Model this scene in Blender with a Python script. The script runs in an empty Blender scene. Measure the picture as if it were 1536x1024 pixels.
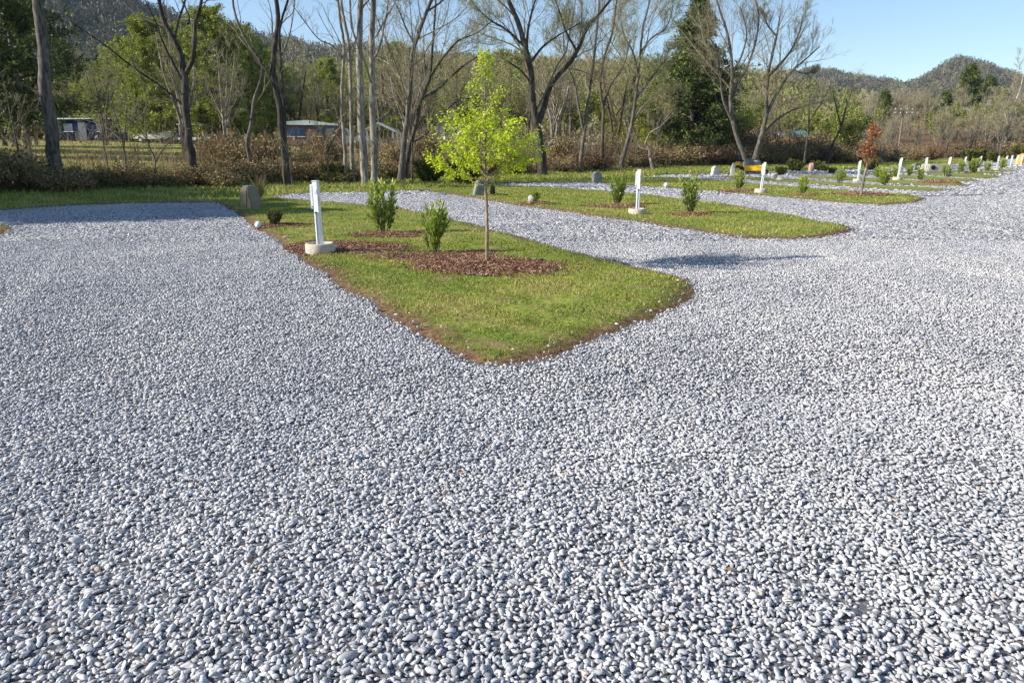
import bpy, math, random
import numpy as np
from math import radians, sin, cos, pi, atan, tan
SC = bpy.context.scene
COL = SC.collection
# ------------------------------------------------------------------ camera frame
FPX, CXP, CYP, CAMH = 1109.0, 768.0, 512.0, 1.65
PITCH = atan(290 / 1109)
SP, CP = sin(PITCH), cos(PITCH)
def ray(px, py):
    u = -(py - CYP) / FPX
    return ((px - CXP) / FPX, CP + SP * u, -SP + CP * u)
def at(px, py, Y):
    r = ray(px, py); t = Y / r[1]
    return np.array([r[0] * t, Y, CAMH + r[2] * t])
def gp(px, py, z=0.0):
    r = ray(px, py); t = (z - CAMH) / r[2]
    return np.array([r[0] * t, r[1] * t])
SUN_EL = radians(28.5)
SHX, SHY = 0.9848, 0.1736          # direction the shadows fall

# ------------------------------------------------------------------ terrain
EX = np.array([-400, -60, -45, -18.9, -11.8, -6.3, 2.0, 14, 30, 60, 90, 200, 400.])
EY = np.array([-40, 8, 15, 27.6, 35.5, 41.0, 48.5, 66, 80, 108, 132, 200, 330.])
def sline(x, y):                    # signed distance behind the tree line
    return (y - np.interp(x, EX, EY)) * 0.75
def sm(t):
    t = np.clip(t, 0, 1); return t * t * (3 - 2 * t)
def undul(x, y):
    p = x * .89 + y * .45 + .12 * np.sin(y * .35)          # across the left pad: shallow wheel ruts
    q = x * .80 - y * .60 + .25 * np.sin(y * .22)          # along the road on the right
    rut = sum(np.exp(-((p - c) / .14) ** 2) - .45 * np.exp(-((p - c - .26) / .10) ** 2) for c in (-1.35, -3.05, -4.4)) + .7 * sum(np.exp(-((q - c) / .2) ** 2) - .4 * np.exp(-((q - c + .3) / .12) ** 2) for c in (1.2, 3.0, -2.1))
    return (-.013 * rut * sm((y - 2.2) / 2) + 0.012 * np.sin(x * 1.7 + 0.6 * y) + 0.010 * np.sin(y * 2.3 - x * 0.8 + 1.3)
            + 0.012 * np.sin(0.55 * x - 0.4 * y + 2.0) + .007 * np.sin(8.1 * x + 2.2 * np.sin(5.3 * y)) * np.sin(6.7 * y + 1.9 * np.sin(4.1 * x))) * sm((30 - y) / 20)
def tz(x, y):
    x = np.asarray(x, float); y = np.asarray(y, float)
    s = np.maximum(sline(x, y), 0)
    amp = 3.4 * (1 - sm((x - 5) / 40) * 0.75)
    z = amp * (1 - np.exp(-s / 42))
    z = z + 9 * np.exp(-(((x - 112) / 42) ** 2 + ((y - 178) / 50) ** 2)) * sm(s / 25)
    z = z + 0.10 * np.sin(x * .21) * np.cos(y * .17) * sm(s / 10)
    return z
def tz1(x, y): return float(tz(x, y))

# ------------------------------------------------------------------ materials
def new_mat(name):
    m = bpy.data.materials.new(name); m.use_nodes = True
    nt = m.node_tree
    return m, nt, nt.nodes['Principled BSDF']
def N(nt, t, **kw):
    n = nt.nodes.new(t)
    for k, v in kw.items():
        if k.startswith('i_'):
            key = k[2:]
            n.inputs[int(key) if key.isdigit() else key.replace('_', ' ')].default_value = v
        else: setattr(n, k, v)
    return n
def L(nt, a, b): nt.links.new(a, b)
def ramp(nt, src, stops, interp='LINEAR'):
    r = nt.nodes.new('ShaderNodeValToRGB'); r.color_ramp.interpolation = interp
    e = r.color_ramp.elements
    while len(e) > 1: e.remove(e[-1])
    e[0].position = stops[0][0]; e[0].color = (*stops[0][1], 1)
    for p, c in stops[1:]:
        k = e.new(p); k.color = (*c, 1)
    if src is not None: L(nt, src, r.inputs[0])
    return r
def pos(nt, scale=(1, 1, 1), kind='world'):
    if kind == 'world':
        g = N(nt, 'ShaderNodeNewGeometry').outputs['Position']
    else:
        g = N(nt, 'ShaderNodeTexCoord').outputs['Object']
    mp = N(nt, 'ShaderNodeMapping'); mp.inputs['Scale'].default_value = scale
    L(nt, g, mp.inputs['Vector']); return mp.outputs[0]
def noise(nt, vec, scale, detail=4, rough=0.6):
    n = N(nt, 'ShaderNodeTexNoise'); n.inputs['Scale'].default_value = scale
    n.inputs['Detail'].default_value = detail; n.inputs['Roughness'].default_value = rough
    L(nt, vec, n.inputs['Vector']); return n.outputs['Fac']
def mix(nt, f, a, b, mode='MIX'):
    m = N(nt, 'ShaderNodeMix', data_type='RGBA', blend_type=mode)
    for s, v in ((m.inputs[0], f), (m.inputs[6], a), (m.inputs[7], b)):
        if hasattr(v, 'is_output'): L(nt, v, s)
        elif isinstance(v, (int, float)): s.default_value = v
        else: s.default_value = (*v, 1)
    return m.outputs[2]
def math_(nt, op, a, b=None, clamp=False):
    m = N(nt, 'ShaderNodeMath', operation=op); m.use_clamp = clamp
    for i, v in enumerate((a, b)):
        if v is None: continue
        if hasattr(v, 'is_output'): L(nt, v, m.inputs[i])
        else: m.inputs[i].default_value = v
    return m.outputs[0]
def bump(nt, b, h, strength=0.5, dist=0.02):
    n = N(nt, 'ShaderNodeBump'); n.inputs['Strength'].default_value = strength
    n.inputs['Distance'].default_value = dist
    L(nt, h, n.inputs['Height']); L(nt, n.outputs[0], b.inputs['Normal'])
def attr(nt, name): 
    return N(nt, 'ShaderNodeAttribute', attribute_name=name).outputs['Fac']

def mat_var(name, stops, rough=0.7, nscale=None, spec=0.3, trans=0.0, obj_rand=False):
    """colour from the per-piece attribute 'var'"""
    m, nt, b = new_mat(name)
    v = attr(nt, 'var')
    if obj_rand:
        oi = N(nt, 'ShaderNodeObjectInfo').outputs['Random']
        v = math_(nt, 'ADD', math_(nt, 'MULTIPLY', v, 0.6), math_(nt, 'MULTIPLY', oi, 0.4))
    c = ramp(nt, v, stops).outputs[0]
    if nscale:
        n = noise(nt, pos(nt), nscale, 3)
        c = mix(nt, 1.0, c, ramp(nt, n, [(0.3, (.7, .7, .7)), (0.7, (1.25, 1.25, 1.25))]).outputs[0], 'MULTIPLY')
    L(nt, c, b.inputs['Base Color'])
    b.inputs['Roughness'].default_value = rough
    b.inputs['Specular IOR Level'].default_value = spec
    if trans:
        t = N(nt, 'ShaderNodeBsdfTranslucent'); L(nt, c, t.inputs['Color'])
        ms = N(nt, 'ShaderNodeMixShader'); ms.inputs[0].default_value = trans
        L(nt, b.outputs[0], ms.inputs[1]); L(nt, t.outputs[0], ms.inputs[2])
        L(nt, ms.outputs[0], nt.nodes['Material Output'].inputs['Surface'])
    return m
def mat_plain(name, col, rough=0.5, nscale=8, amt=0.25, metal=0, spec=0.4, bstr=0.0, kind='object'):
    m, nt, b = new_mat(name)
    n = noise(nt, pos(nt, kind=kind), nscale, 5)
    lo = tuple(x * (1 - amt) for x in col); hi = tuple(min(1, x * (1 + amt)) for x in col)
    c = ramp(nt, n, [(0.3, lo), (0.7, hi)]).outputs[0]
    L(nt, c, b.inputs['Base Color']); b.inputs['Roughness'].default_value = rough
    b.inputs['Metallic'].default_value = metal; b.inputs['Specular IOR Level'].default_value = spec
    if bstr: bump(nt, b, n, bstr, 0.02)
    return m
def mat_bark(name, dark, light, sc=1.0):
    m, nt, b = new_mat(name)
    v = pos(nt, (6 * sc, 6 * sc, 1.3 * sc), 'object')
    n1 = noise(nt, v, 2.0, 6, 0.7)
    n2 = noise(nt, pos(nt, (1, 1, 1), 'object'), 0.9, 3)
    c1 = ramp(nt, n1, [(0.35, dark), (0.62, light)]).outputs[0]
    c = mix(nt, 1.0, c1, ramp(nt, n2, [(0.35, (.6, .6, .58)), (0.65, (1.15, 1.12, 1.1))]).outputs[0], 'MULTIPLY')
    L(nt, c, b.inputs['Base Color']); b.inputs['Roughness'].default_value = 0.85
    b.inputs['Specular IOR Level'].default_value = 0.15
    bump(nt, b, n1, 0.9, 0.03)
    return m

M = {}
M['bark'] = mat_bark('grey_bark', (.04, .035, .03), (.23, .205, .175))
M['bark_dark'] = mat_bark('dark_bark', (.02, .017, .015), (.12, .105, .09))
M['bark_pale'] = mat_bark('pale_bark', (.08, .07, .06), (.44, .40, .34))
M['bark_brown'] = mat_bark('brown_bark', (.05, .036, .026), (.16, .125, .095))
M['twig'] = mat_var('twigs', [(0, (.14, .105, .06)), (.6, (.31, .26, .17)), (1, (.48, .43, .32))], .8, spec=.15)
M['twig_dark'] = mat_var('dark_twigs', [(0, (.03, .025, .02)), (.7, (.09, .075, .06)), (1, (.20, .17, .13))], .8, spec=.15)
M['bud'] = mat_var('spring_buds', [(0, (.20, .22, .05)), (.6, (.36, .38, .10)), (1, (.46, .44, .16))], .7, spec=.2, trans=.3)
M['bud_pale'] = mat_var('pale_buds', [(0, (.22, .22, .11)), (1, (.42, .42, .22))], .7, spec=.2, trans=.3)
M['bud_red'] = mat_var('russet_buds', [(0, (.16, .08, .05)), (1, (.27, .16, .10))], .7, spec=.2, trans=.3)
M['needle'] = mat_var('dark_needles', [(0, (.02, .04, .012)), (.5, (.09, .125, .03)), (1, (.30, .31, .06))], .6, spec=.3, trans=.15)
M['needle_light'] = mat_var('yellow_green_needles', [(0, (.11, .14, .02)), (.55, (.30, .34, .05)), (1, (.46, .47, .10))], .6, spec=.3, trans=.25)
M['olive'] = mat_var('olive_leaves', [(0, (.13, .16, .03)), (.6, (.26, .30, .06)), (1, (.38, .38, .10))], .7, spec=.2, trans=.3)
M['maple'] = mat_var('fresh_lime_leaves', [(0, (.20, .36, .012)), (.5, (.52, .64, .025)), (1, (.82, .82, .05))], .5, spec=.3, trans=.45)
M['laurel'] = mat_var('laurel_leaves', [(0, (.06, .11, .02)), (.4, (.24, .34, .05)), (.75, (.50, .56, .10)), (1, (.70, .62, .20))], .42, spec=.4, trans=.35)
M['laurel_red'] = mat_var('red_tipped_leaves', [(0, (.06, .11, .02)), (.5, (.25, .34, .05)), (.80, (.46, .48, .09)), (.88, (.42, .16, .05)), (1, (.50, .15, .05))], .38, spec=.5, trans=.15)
M['boxwood'] = mat_var('small_shrub_leaves', [(0, (.05, .06, .015)), (.6, (.14, .15, .03)), (1, (.26, .23, .05))], .6, trans=.15)
M['rust'] = mat_var('rust_leaves', [(0, (.20, .06, .02)), (.6, (.40, .14, .045)), (1, (.52, .24, .09))], .6, trans=.3)
M['cane'] = mat_var('brush_canes', [(0, (.07, .045, .025)), (.35, (.20, .13, .07)), (.7, (.40, .30, .17)), (1, (.60, .49, .31))], .85, spec=.1)
M['brushleaf'] = mat_var('brush_leaves', [(0, (.05, .03, .018)), (.3, (.20, .125, .065)), (.58, (.36, .27, .14)), (.72, (.42, .36, .18)), (.82, (.18, .20, .05)), (1, (.20, .28, .05))], .85, spec=.1, trans=.1)
M['redbrush'] = mat_var('red_brown_brush', [(0, (.08, .045, .028)), (.6, (.22, .125, .075)), (1, (.36, .25, .15))], .85, spec=.1)
M['straw'] = mat_var('dry_grass', [(0, (.20, .15, .06)), (1, (.50, .40, .20))], .8, spec=.15, trans=.2)
M['grass'] = mat_var('grass_blades', [(0, (.08, .15, .02)), (.4, (.21, .27, .04)), (.68, (.37, .36, .08)), (1, (.54, .43, .20))], .6, spec=.25, trans=.3)
M['chip'] = mat_var('mulch_chips', [(0, (.07, .032, .02)), (.6, (.22, .11, .065)), (.9, (.36, .22, .135)), (1, (.52, .40, .27))], .85, spec=.15)
M['forest'] = mat_var('forest_crowns', [(0, (.04, .06, .024)), (.28, (.08, .105, .035)), (.34, (.17, .15, .10)), (.62, (.22, .195, .13)), (.86, (.25, .22, .15)), (.9, (.20, .22, .08)), (1, (.23, .25, .09))], .9, spec=.05)
M['forest_right'] = mat_var('sunlit_forest_crowns', [(0, (.03, .045, .02)), (.28, (.06, .08, .03)), (.34, (.10, .09, .06)), (.62, (.145, .13, .09)), (.86, (.18, .16, .11)), (.9, (.14, .16, .06)), (1, (.17, .19, .07))], .9, spec=.05)
M['forest_near'] = mat_var('wood_crowns', [(0, (.06, .10, .02)), (.25, (.13, .18, .035)), (.34, (.20, .22, .06)), (.6, (.25, .25, .085)), (.8, (.23, .19, .12)), (1, (.30, .26, .17))], .9, spec=.05, trans=.15)
M['concrete'] = mat_plain('pale_concrete', (.47, .42, .33), .85, 14, .25, bstr=.4)
M['white_paint'] = mat_plain('white_painted_metal', (.78, .80, .82), .35, 5, .06)
M['white_dull'] = mat_plain('weathered_white', (.66, .67, .68), .6, 3, .15)
M['rock_grey'] = mat_plain('grey_stone', (.22, .22, .20), .8, 6, .35, bstr=.6)
M['rock_pale'] = mat_plain('pale_stone', (.50, .47, .40), .8, 6, .3, bstr=.6)
M['rock_pink'] = mat_plain('pinkish_stone', (.42, .27, .21), .8, 6, .3, bstr=.6)
M['riser'] = mat_plain('tan_plastic', (.21, .175, .115), .6, 9, .2, bstr=.2)
M['riser_cap'] = mat_plain('grey_blue_plastic', (.17, .21, .24), .5, 9, .2)
M['black'] = mat_plain('black_rubber', (.018, .018, .02), .6, 20, .3)
M['dark_metal'] = mat_plain('dark_grey_metal', (.05, .06, .065), .45, 12, .3)
M['yellow'] = mat_plain('yellow_paint', (.86, .50, .02), .35, 7, .12)
M['brown_metal'] = mat_plain('brown_metal', (.30, .15, .07), .5, 10, .3)
M['blue_wall'] = mat_plain('dark_blue_siding', (.010, .019, .055), .95, 1.0, .4, spec=.05)
M['grey_wall'] = mat_plain('grey_siding', (.10, .115, .14), .6, 1.2, .3)
M['brown_wall'] = mat_plain('brown_siding', (.15, .09, .075), .6, 1.4, .3)
M['roof_metal'] = mat_plain('pale_metal_roof', (.55, .58, .58), .4, 2.0, .25)
M['roof_teal'] = mat_plain('teal_metal_roof', (.10, .27, .28), .45, 1.0, .2)
M['glass'] = mat_plain('window_glass', (.04, .075, .15), .12, 1.0, .4, spec=.8)
M['wood_pole'] = mat_plain('weathered_wood', (.20, .16, .12), .85, 5, .3)
M['leaf_litter'] = mat_var('fallen_leaves', [(0, (.09, .05, .03)), (.6, (.30, .15, .07)), (1, (.45, .30, .16))], .7)

# gravel pebbles
def mk_pebble():
    m, nt, b = new_mat('limestone_gravel')
    v = attr(nt, 'var')
    c = ramp(nt, v, [(0, (.22, .222, .23)), (.25, (.34, .34, .345)), (.6, (.465, .46, .46)), (.86, (.59, .58, .57)), (.95, (.70, .69, .66)), (1, (.46, .36, .27))]).outputs[0]
    n = noise(nt, pos(nt), 60, 3)
    c = mix(nt, 1.0, c, ramp(nt, n, [(0.3, (.8, .8, .8)), (0.7, (1.15, 1.15, 1.15))]).outputs[0], 'MULTIPLY')
    # broad worn tracks and dusty patches
    n2 = noise(nt, pos(nt, (.9, .35, 1)), 0.8, 4)
    c = mix(nt, 1.0, c, ramp(nt, n2, [(0.35, (.86, .87, .9)), (0.65, (1.08, 1.07, 1.05))]).outputs[0], 'MULTIPLY')
    L(nt, c, b.inputs['Base Color']); b.inputs['Roughness'].default_value = .72
    b.inputs['Specular IOR Level'].default_value = .3
    return m
M['pebble'] = mk_pebble()
def mk_gravel_ground():
    m, nt, b = new_mat('gravel_ground')
    p = pos(nt)
    vo = N(nt, 'ShaderNodeTexVoronoi'); vo.inputs['Scale'].default_value = 24
    L(nt, p, vo.inputs['Vector'])
    sep = N(nt, 'ShaderNodeSeparateColor'); L(nt, vo.outputs['Color'], sep.inputs[0])
    c = ramp(nt, sep.outputs[0], [(0, (.22, .22, .24)), (.3, (.38, .38, .39)), (.65, (.54, .54, .55)), (1, (.70, .70, .70))]).outputs[0]
    n2 = noise(nt, pos(nt, (.9, .35, 1)), 0.8, 4)
    c = mix(nt, 1.0, c, ramp(nt, n2, [(0.35, (.84, .85, .88)), (0.65, (1.08, 1.07, 1.05))]).outputs[0], 'MULTIPLY')
    c = mix(nt, attr(nt, 'gap_shade'), c, (.13, .13, .135))      # shade of the gaps between loose stones, painted into the sheet colour
    L(nt, c, b.inputs['Base Color']); b.inputs['Roughness'].default_value = .85
    b.inputs['Specular IOR Level'].default_value = .2
    inv = math_(nt, 'SUBTRACT', 1.0, vo.outputs['Distance'])
    inv = math_(nt, 'ADD', math_(nt, 'MULTIPLY', inv, .5), math_(nt, 'MULTIPLY', noise(nt, p, 3.5, 5, .7), 1.5))
    bump(nt, b, inv, 0.7, 0.03)
    return m
M['gravel_ground'] = mk_gravel_ground()
def mk_lawn():
    m, nt, b = new_mat('lawn_turf')
    n1 = noise(nt, pos(nt), 0.9, 5, .65); n2 = noise(nt, pos(nt), 14, 4, .7)
    g = ramp(nt, n1, [(.30, (.15, .22, .03)), (.5, (.24, .28, .05)), (.68, (.36, .32, .11))]).outputs[0]
    g = mix(nt, 1.0, g, ramp(nt, n2, [(.3, (.45, .45, .42)), (.7, (1.3, 1.3, 1.25))]).outputs[0], 'MULTIPLY')
    n3 = noise(nt, pos(nt), 2.6, 5, .7)
    g = mix(nt, ramp(nt, n3, [(.51, (0, 0, 0)), (.66, (.85, .85, .85))]).outputs[0], g, (.25, .17, .09))
    e = attr(nt, 'edge')
    ee = math_(nt, 'ADD', e, math_(nt, 'MULTIPLY', math_(nt, 'SUBTRACT', noise(nt, pos(nt), 5, 5, .7), .5), .55))
    f = ramp(nt, ee, [(.18, (0, 0, 0)), (.5, (1, 1, 1))]).outputs[0]
    dirt = ramp(nt, n2, [(.3, (.07, .035, .02)), (.6, (.20, .12, .07)), (.75, (.30, .22, .14))]).outputs[0]
    sepf = N(nt, 'ShaderNodeSeparateColor'); L(nt, f, sepf.inputs[0])
    c = mix(nt, sepf.outputs[0], dirt, g)
    L(nt, c, b.inputs['Base Color']); b.inputs['Roughness'].default_value = .9
    b.inputs['Specular IOR Level'].default_value = .1
    bump(nt, b, n2, .8, .03)
    return m
M['lawn'] = mk_lawn()
def mk_field():
    m, nt, b = new_mat('meadow_and_leaf_litter')
    n1 = noise(nt, pos(nt), 0.22, 5, .6); n2 = noise(nt, pos(nt), 5, 5, .75)
    c = ramp(nt, n1, [(.30, (.20, .14, .07)), (.42, (.34, .30, .12)), (.54, (.34, .37, .10)), (.7, (.26, .34, .06))]).outputs[0]
    c = mix(nt, attr(nt, 'wood'), c, ramp(nt, n1, [(.35, (.14, .095, .06)), (.65, (.23, .17, .11))]).outputs[0])
    c = mix(nt, 1.0, c, ramp(nt, n2, [(.3, (.5, .48, .45)), (.7, (1.35, 1.3, 1.25))]).outputs[0], 'MULTIPLY')
    L(nt, c, b.inputs['Base Color']); b.inputs['Roughness'].default_value = .95
    b.inputs['Specular IOR Level'].default_value = .05
    bump(nt, b, n2, 1, .1)
    return m
M['field'] = mk_field()
M['mulch'] = mat_plain('red_brown_mulch', (.17, .07, .04), .95, 45, .7, bstr=1.0, kind='world')
M['hill_floor'] = mat_plain('hill_leaf_floor', (.13, .105, .08), .95, .02, .3, kind='world')

# ------------------------------------------------------------------ mesh building
def mesh_obj(name, V, faces, mats, parent=None, attrs=None, smooth=False, midx=None):
    """faces: list of int arrays (n,k)"""
    me = bpy.data.meshes.new(name)
    V = np.asarray(V, np.float32)
    me.vertices.add(len(V)); me.vertices.foreach_set('co', V.ravel())
    fl = [np.asarray(f, np.int32) for f in faces if len(f)]
    tot = sum(f.size for f in fl); npoly = sum(len(f) for f in fl)
    me.loops.add(tot); me.polygons.add(npoly)
    me.loops.foreach_set('vertex_index', np.concatenate([f.ravel() for f in fl]))
    ls = []; st = 0
    for f in fl:
        k = f.shape[1]; ls.append(st + np.arange(len(f), dtype=np.int32) * k); st += f.size
    me.polygons.foreach_set('loop_start', np.concatenate(ls))
    if midx is not None: me.polygons.foreach_set('material_index', np.asarray(midx, np.int32))
    me.polygons.foreach_set('use_smooth', np.full(npoly, smooth))
    for k, a in (attrs or {}).items():
        at_ = me.attributes.new(k, 'FLOAT', 'POINT'); at_.data.foreach_set('value', np.asarray(a, np.float32))
    for m in (mats if isinstance(mats, (list, tuple)) else [mats]): me.materials.append(m)
    me.update(calc_edges=True); me.validate()
    o = bpy.data.objects.new(name, me); COL.objects.link(o)
    if parent: o.parent = parent
    return o
class Geo:
    """collects vertex / face batches, with the 'var' attribute and a material index"""
    def __init__(s): s.V = []; s.T = []; s.Q = []; s.A = []; s.tm = []; s.qm = []; s.n = 0
    def add(s, V, F, var, mi=0):
        V = np.asarray(V, np.float32).reshape(-1, 3); F = np.asarray(F, np.int64)
        if not len(F): return
        s.V.append(V); s.A.append(np.broadcast_to(np.asarray(var, np.float32), (len(V),)))
        (s.T if F.shape[1] == 3 else s.Q).append(F + s.n)
        (s.tm if F.shape[1] == 3 else s.qm).append(np.full(len(F), mi))
        s.n += len(V)
    def build(s, name, mats, parent=None, smooth=False):
        fs = []; mi = []
        if s.T: fs.append(np.concatenate(s.T)); mi.append(np.concatenate(s.tm))
        if s.Q: fs.append(np.concatenate(s.Q)); mi.append(np.concatenate(s.qm))
        return mesh_obj(name, np.concatenate(s.V), fs, mats, parent, {'var': np.concatenate(s.A)}, smooth, np.concatenate(mi))
def tubes(geo, P, R, sides, var, mi=0, lump=0.0, rng=None):
    """P (B,n,3), R (B,n)"""
    B, n, _ = P.shape
    T = np.gradient(P, axis=1); T /= np.linalg.norm(T, axis=2, keepdims=True) + 1e-9
    ref = np.where(np.abs(T[:, :1, 0:1]) > .75, np.array([0., 1, .05]), np.array([1., 0.05, 0]))
    U = np.cross(T, np.broadcast_to(ref, T.shape)); U /= np.linalg.norm(U, axis=2, keepdims=True) + 1e-9
    W = np.cross(T, U)
    a = np.arange(sides) / sides * 2 * pi
    RR = R[:, :, None] * np.ones(sides)
    if lump: RR = RR * (1 + lump * rng.standard_normal((B, n, sides)))
    ring = P[:, :, None, :] + RR[..., None] * (np.cos(a)[None, None, :, None] * U[:, :, None, :] + np.sin(a)[None, None, :, None] * W[:, :, None, :])
    V = ring.reshape(-1, 3)
    i = np.arange(B)[:, None, None] * n * sides; j = np.arange(n - 1)[None, :, None] * sides; k = np.arange(sides)[None, None, :]
    k2 = (k + 1) % sides
    F = np.stack([i + j + k, i + j + k2, i + j + sides + k2, i + j + sides + k], -1).reshape(-1, 4)
    va = np.repeat(np.broadcast_to(var, (B,)), n * sides)
    geo.add(V, F, va, mi)
def norm(v): return v / (np.linalg.norm(v, axis=-1, keepdims=True) + 1e-9)
def spawn(P, R, count, rng, tmin=.25, tmax=1., lfrac=.5, ang=(.5, 1.1), up=.25, n=6, rfrac=.55, wig=.12, length=None, rmin=.003, tipshort=.5):
    """children of branches: returns P2,R2"""
    B, m, _ = P.shape
    bi = np.repeat(np.arange(B), count)
    t = tmin + (tmax - tmin) * (np.tile(np.arange(count), B) + rng.random(B * count)) / count
    f = t * (m - 1); i0 = np.clip(f.astype(int), 0, m - 2); fr = (f - i0)[:, None]
    p0 = P[bi, i0] * (1 - fr) + P[bi, i0 + 1] * fr
    T = norm(P[bi, i0 + 1] - P[bi, i0])
    r0 = (R[bi, i0] * (1 - fr[:, 0]) + R[bi, i0 + 1] * fr[:, 0])
    Lp = np.linalg.norm(np.diff(P, axis=1), axis=2).sum(1)[bi] if length is None else np.broadcast_to(length, (B,))[bi]
    q = rng.standard_normal((len(bi), 3)); q -= (q * T).sum(1, keepdims=True) * T; q = norm(q)
    an = rng.uniform(ang[0], ang[1], len(bi))[:, None]
    D = norm(T * np.cos(an) + q * np.sin(an) + np.array([0, 0, up]))
    LL = (Lp * lfrac * (1 - tipshort * t) * rng.uniform(.6, 1.25, len(bi)))[:, None]
    st = LL / (n - 1)
    pts = [p0]; d = D
    for k in range(n - 1):
        d = norm(d + rng.standard_normal(d.shape) * wig + np.array([0, 0, up * .22]))
        pts.append(pts[-1] + d * st)
    P2 = np.stack(pts, 1)
    rr = np.maximum(r0 * rfrac, rmin)
    R2 = rr[:, None] * np.linspace(1, .35, n)[None] ; R2 = np.maximum(R2, rmin * .6)
    return P2, R2
def resample(pts, rad, n):
    pts = np.asarray(pts, float); rad = np.asarray(rad, float)
    d = np.r_[0, np.cumsum(np.linalg.norm(np.diff(pts, axis=0), axis=1))]
    t = np.linspace(0, d[-1], n)
    # smooth curve through points: catmull via cubic hermite on each axis
    m = np.gradient(pts, d, axis=0)
    i = np.clip(np.searchsorted(d, t, side='right') - 1, 0, len(d) - 2)
    h = (d[i + 1] - d[i]); u = ((t - d[i]) / h)[:, None]; h = h[:, None]
    out = (2 * u**3 - 3 * u**2 + 1) * pts[i] + (u**3 - 2 * u**2 + u) * h * m[i] + (-2 * u**3 + 3 * u**2) * pts[i + 1] + (u**3 - u**2) * h * m[i + 1]
    return out, np.interp(t, d, rad)
def leaves(geo, C, size, rng, var, mi=0, aspect=.6, dirs=None, fold=False):
    """small quads (diamond) at C with random orientation"""
    n = len(C)
    D = norm(rng.standard_normal((n, 3))) if dirs is None else norm(dirs)
    q = norm(np.cross(D, norm(rng.standard_normal((n, 3)))))
    s = np.broadcast_to(size, (n,))[:, None]
    a = C; b = C + D * s * .5 + q * s * aspect * .5; c = C + D * s; d = C + D * s * .5 - q * s * aspect * .5
    V = np.stack([a, b, c, d], 1).reshape(-1, 3)
    F = (np.arange(n) * 4)[:, None] + np.arange(4)
    geo.add(V, F, np.repeat(np.broadcast_to(var, (n,)), 4), mi)
def tag(o, label=None, cat=None, group=None, kind=None):
    if label: o['label'] = label
    if cat: o['category'] = cat
    if group: o['group'] = group
    if kind: o['kind'] = kind
    return o
def empty(name, loc, label=None, cat=None, group=None, rz=0):
    o = bpy.data.objects.new(name, None); COL.objects.link(o)
    o.location = loc; o.rotation_euler = (0, 0, rz); o.empty_display_size = .2
    return tag(o, label, cat, group)
CH = {}
def kids(o):
    return CH.get(o.name) or [c for c in bpy.data.objects if c.parent == o]
def copy_thing(root, loc, rz=0, sc=1.0, label=None, group=None, cache={}):
    if root.name not in cache:
        ks = [c for c in bpy.data.objects if c.parent == root]
        cache[root.name] = [(c, [g for g in bpy.data.objects if g.parent == c]) for c in ks]
    r = root.copy(); COL.objects.link(r)
    r.location = loc; r.rotation_euler = (0, 0, rz)
    r.scale = sc if isinstance(sc, tuple) else (sc, sc, sc)
    if label: r['label'] = label
    if group: r['group'] = group
    for c, gs in cache[root.name]:
        k = c.copy(); COL.objects.link(k); k.parent = r
        for g in gs:
            k2 = g.copy(); COL.objects.link(k2); k2.parent = k
    return r

# ------------------------------------------------------------------ lawn outlines
POLY_PX = {
 'one': [(318,305),(345,318),(370,335),(402,360),(440,390),(500,430),(560,465),(620,504),(660,534),(695,554),(745,557),(800,548),(860,530),(930,504),(1000,476),(1042,458),(1052,440),(1040,424),(1000,405),(940,394),(880,381),(800,361),(720,340),(650,322),(600,312),(520,305.5),(440,300),(415,296),(370,292),(325,296)],
 'two': [(630,284),(645,288),(700,297),(800,313),(900,328),(1000,341),(1060,351),(1120,357),(1200,359),(1260,354),(1288,346),(1270,338),(1200,325),(1100,308),(1000,296),(940,290),(880,285.5),(830,282),(760,279.5),(735,277),(690,277)],
 'three': [(870,273),(940,279),(1000,283),(1070,288),(1140,294),(1250,304),(1330,309),(1375,305),(1397,299),(1370,293),(1300,288),(1220,283),(1150,277),(1090,272),(1020,267.5),(950,266)],
 'four': [(1060,265),(1130,271),(1200,276),(1300,283),(1400,288),(1438,286),(1400,282),(1330,278.5),(1250,273.5),(1170,268),(1100,264)],
 'five': [(1180,264),(1230,268.5),(1290,273),(1380,279.5),(1440,280),(1463,278),(1430,275),(1360,270.5),(1290,266.5),(1230,263)],
 'six': [(1270,261.5),(1320,266),(1380,270.5),(1430,273.5),(1479,272.5),(1460,269),(1400,265.5),(1330,261.5)],
 'seven': [(1330,259),(1380,263),(1430,266.5),(1480,269),(1508,266.5),(1490,263),(1430,260),(1370,257.5)],
 'eight': [(1390,256.5),(1430,259.5),(1470,262.5),(1522,262.5),(1500,259),(1440,256)],
 'nine': [(1430,254.2),(1480,257.8),(1540,258.5),(1520,255.8),(1460,253)],
}
POLYS = {k: np.array([gp(*p) for p in v]) for k, v in POLY_PX.items()}
back_front = [gp(*p) for p in [(0,317),(60,312),(130,308),(200,306),(330,304.5),(400,299),(440,291.5),(560,288.5),(640,286.5),(700,281.5),(740,276.5),(800,275),(880,273.5),(950,267.5),(1000,263),(1120,259),(1240,255.5),(1290,253.5),(1400,250.5)]]
bl = [np.array([-60, 17.5]), np.array([-35, 20.5])] + back_front
EDGE_W = [np.array([x, np.interp(x, EX, EY) + 5]) for x in (95, 70, 48, 30, 14, 2, -6, -12, -19, -32, -45, -60)]
POLYS['back'] = np.array(bl + EDGE_W)
POLYS['left_bit'] = np.array([gp(*p) for p in [(-70,338),(-10,338.5),(22,340),(27,344),(12,350),(-10,357),(-80,366)]])
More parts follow.
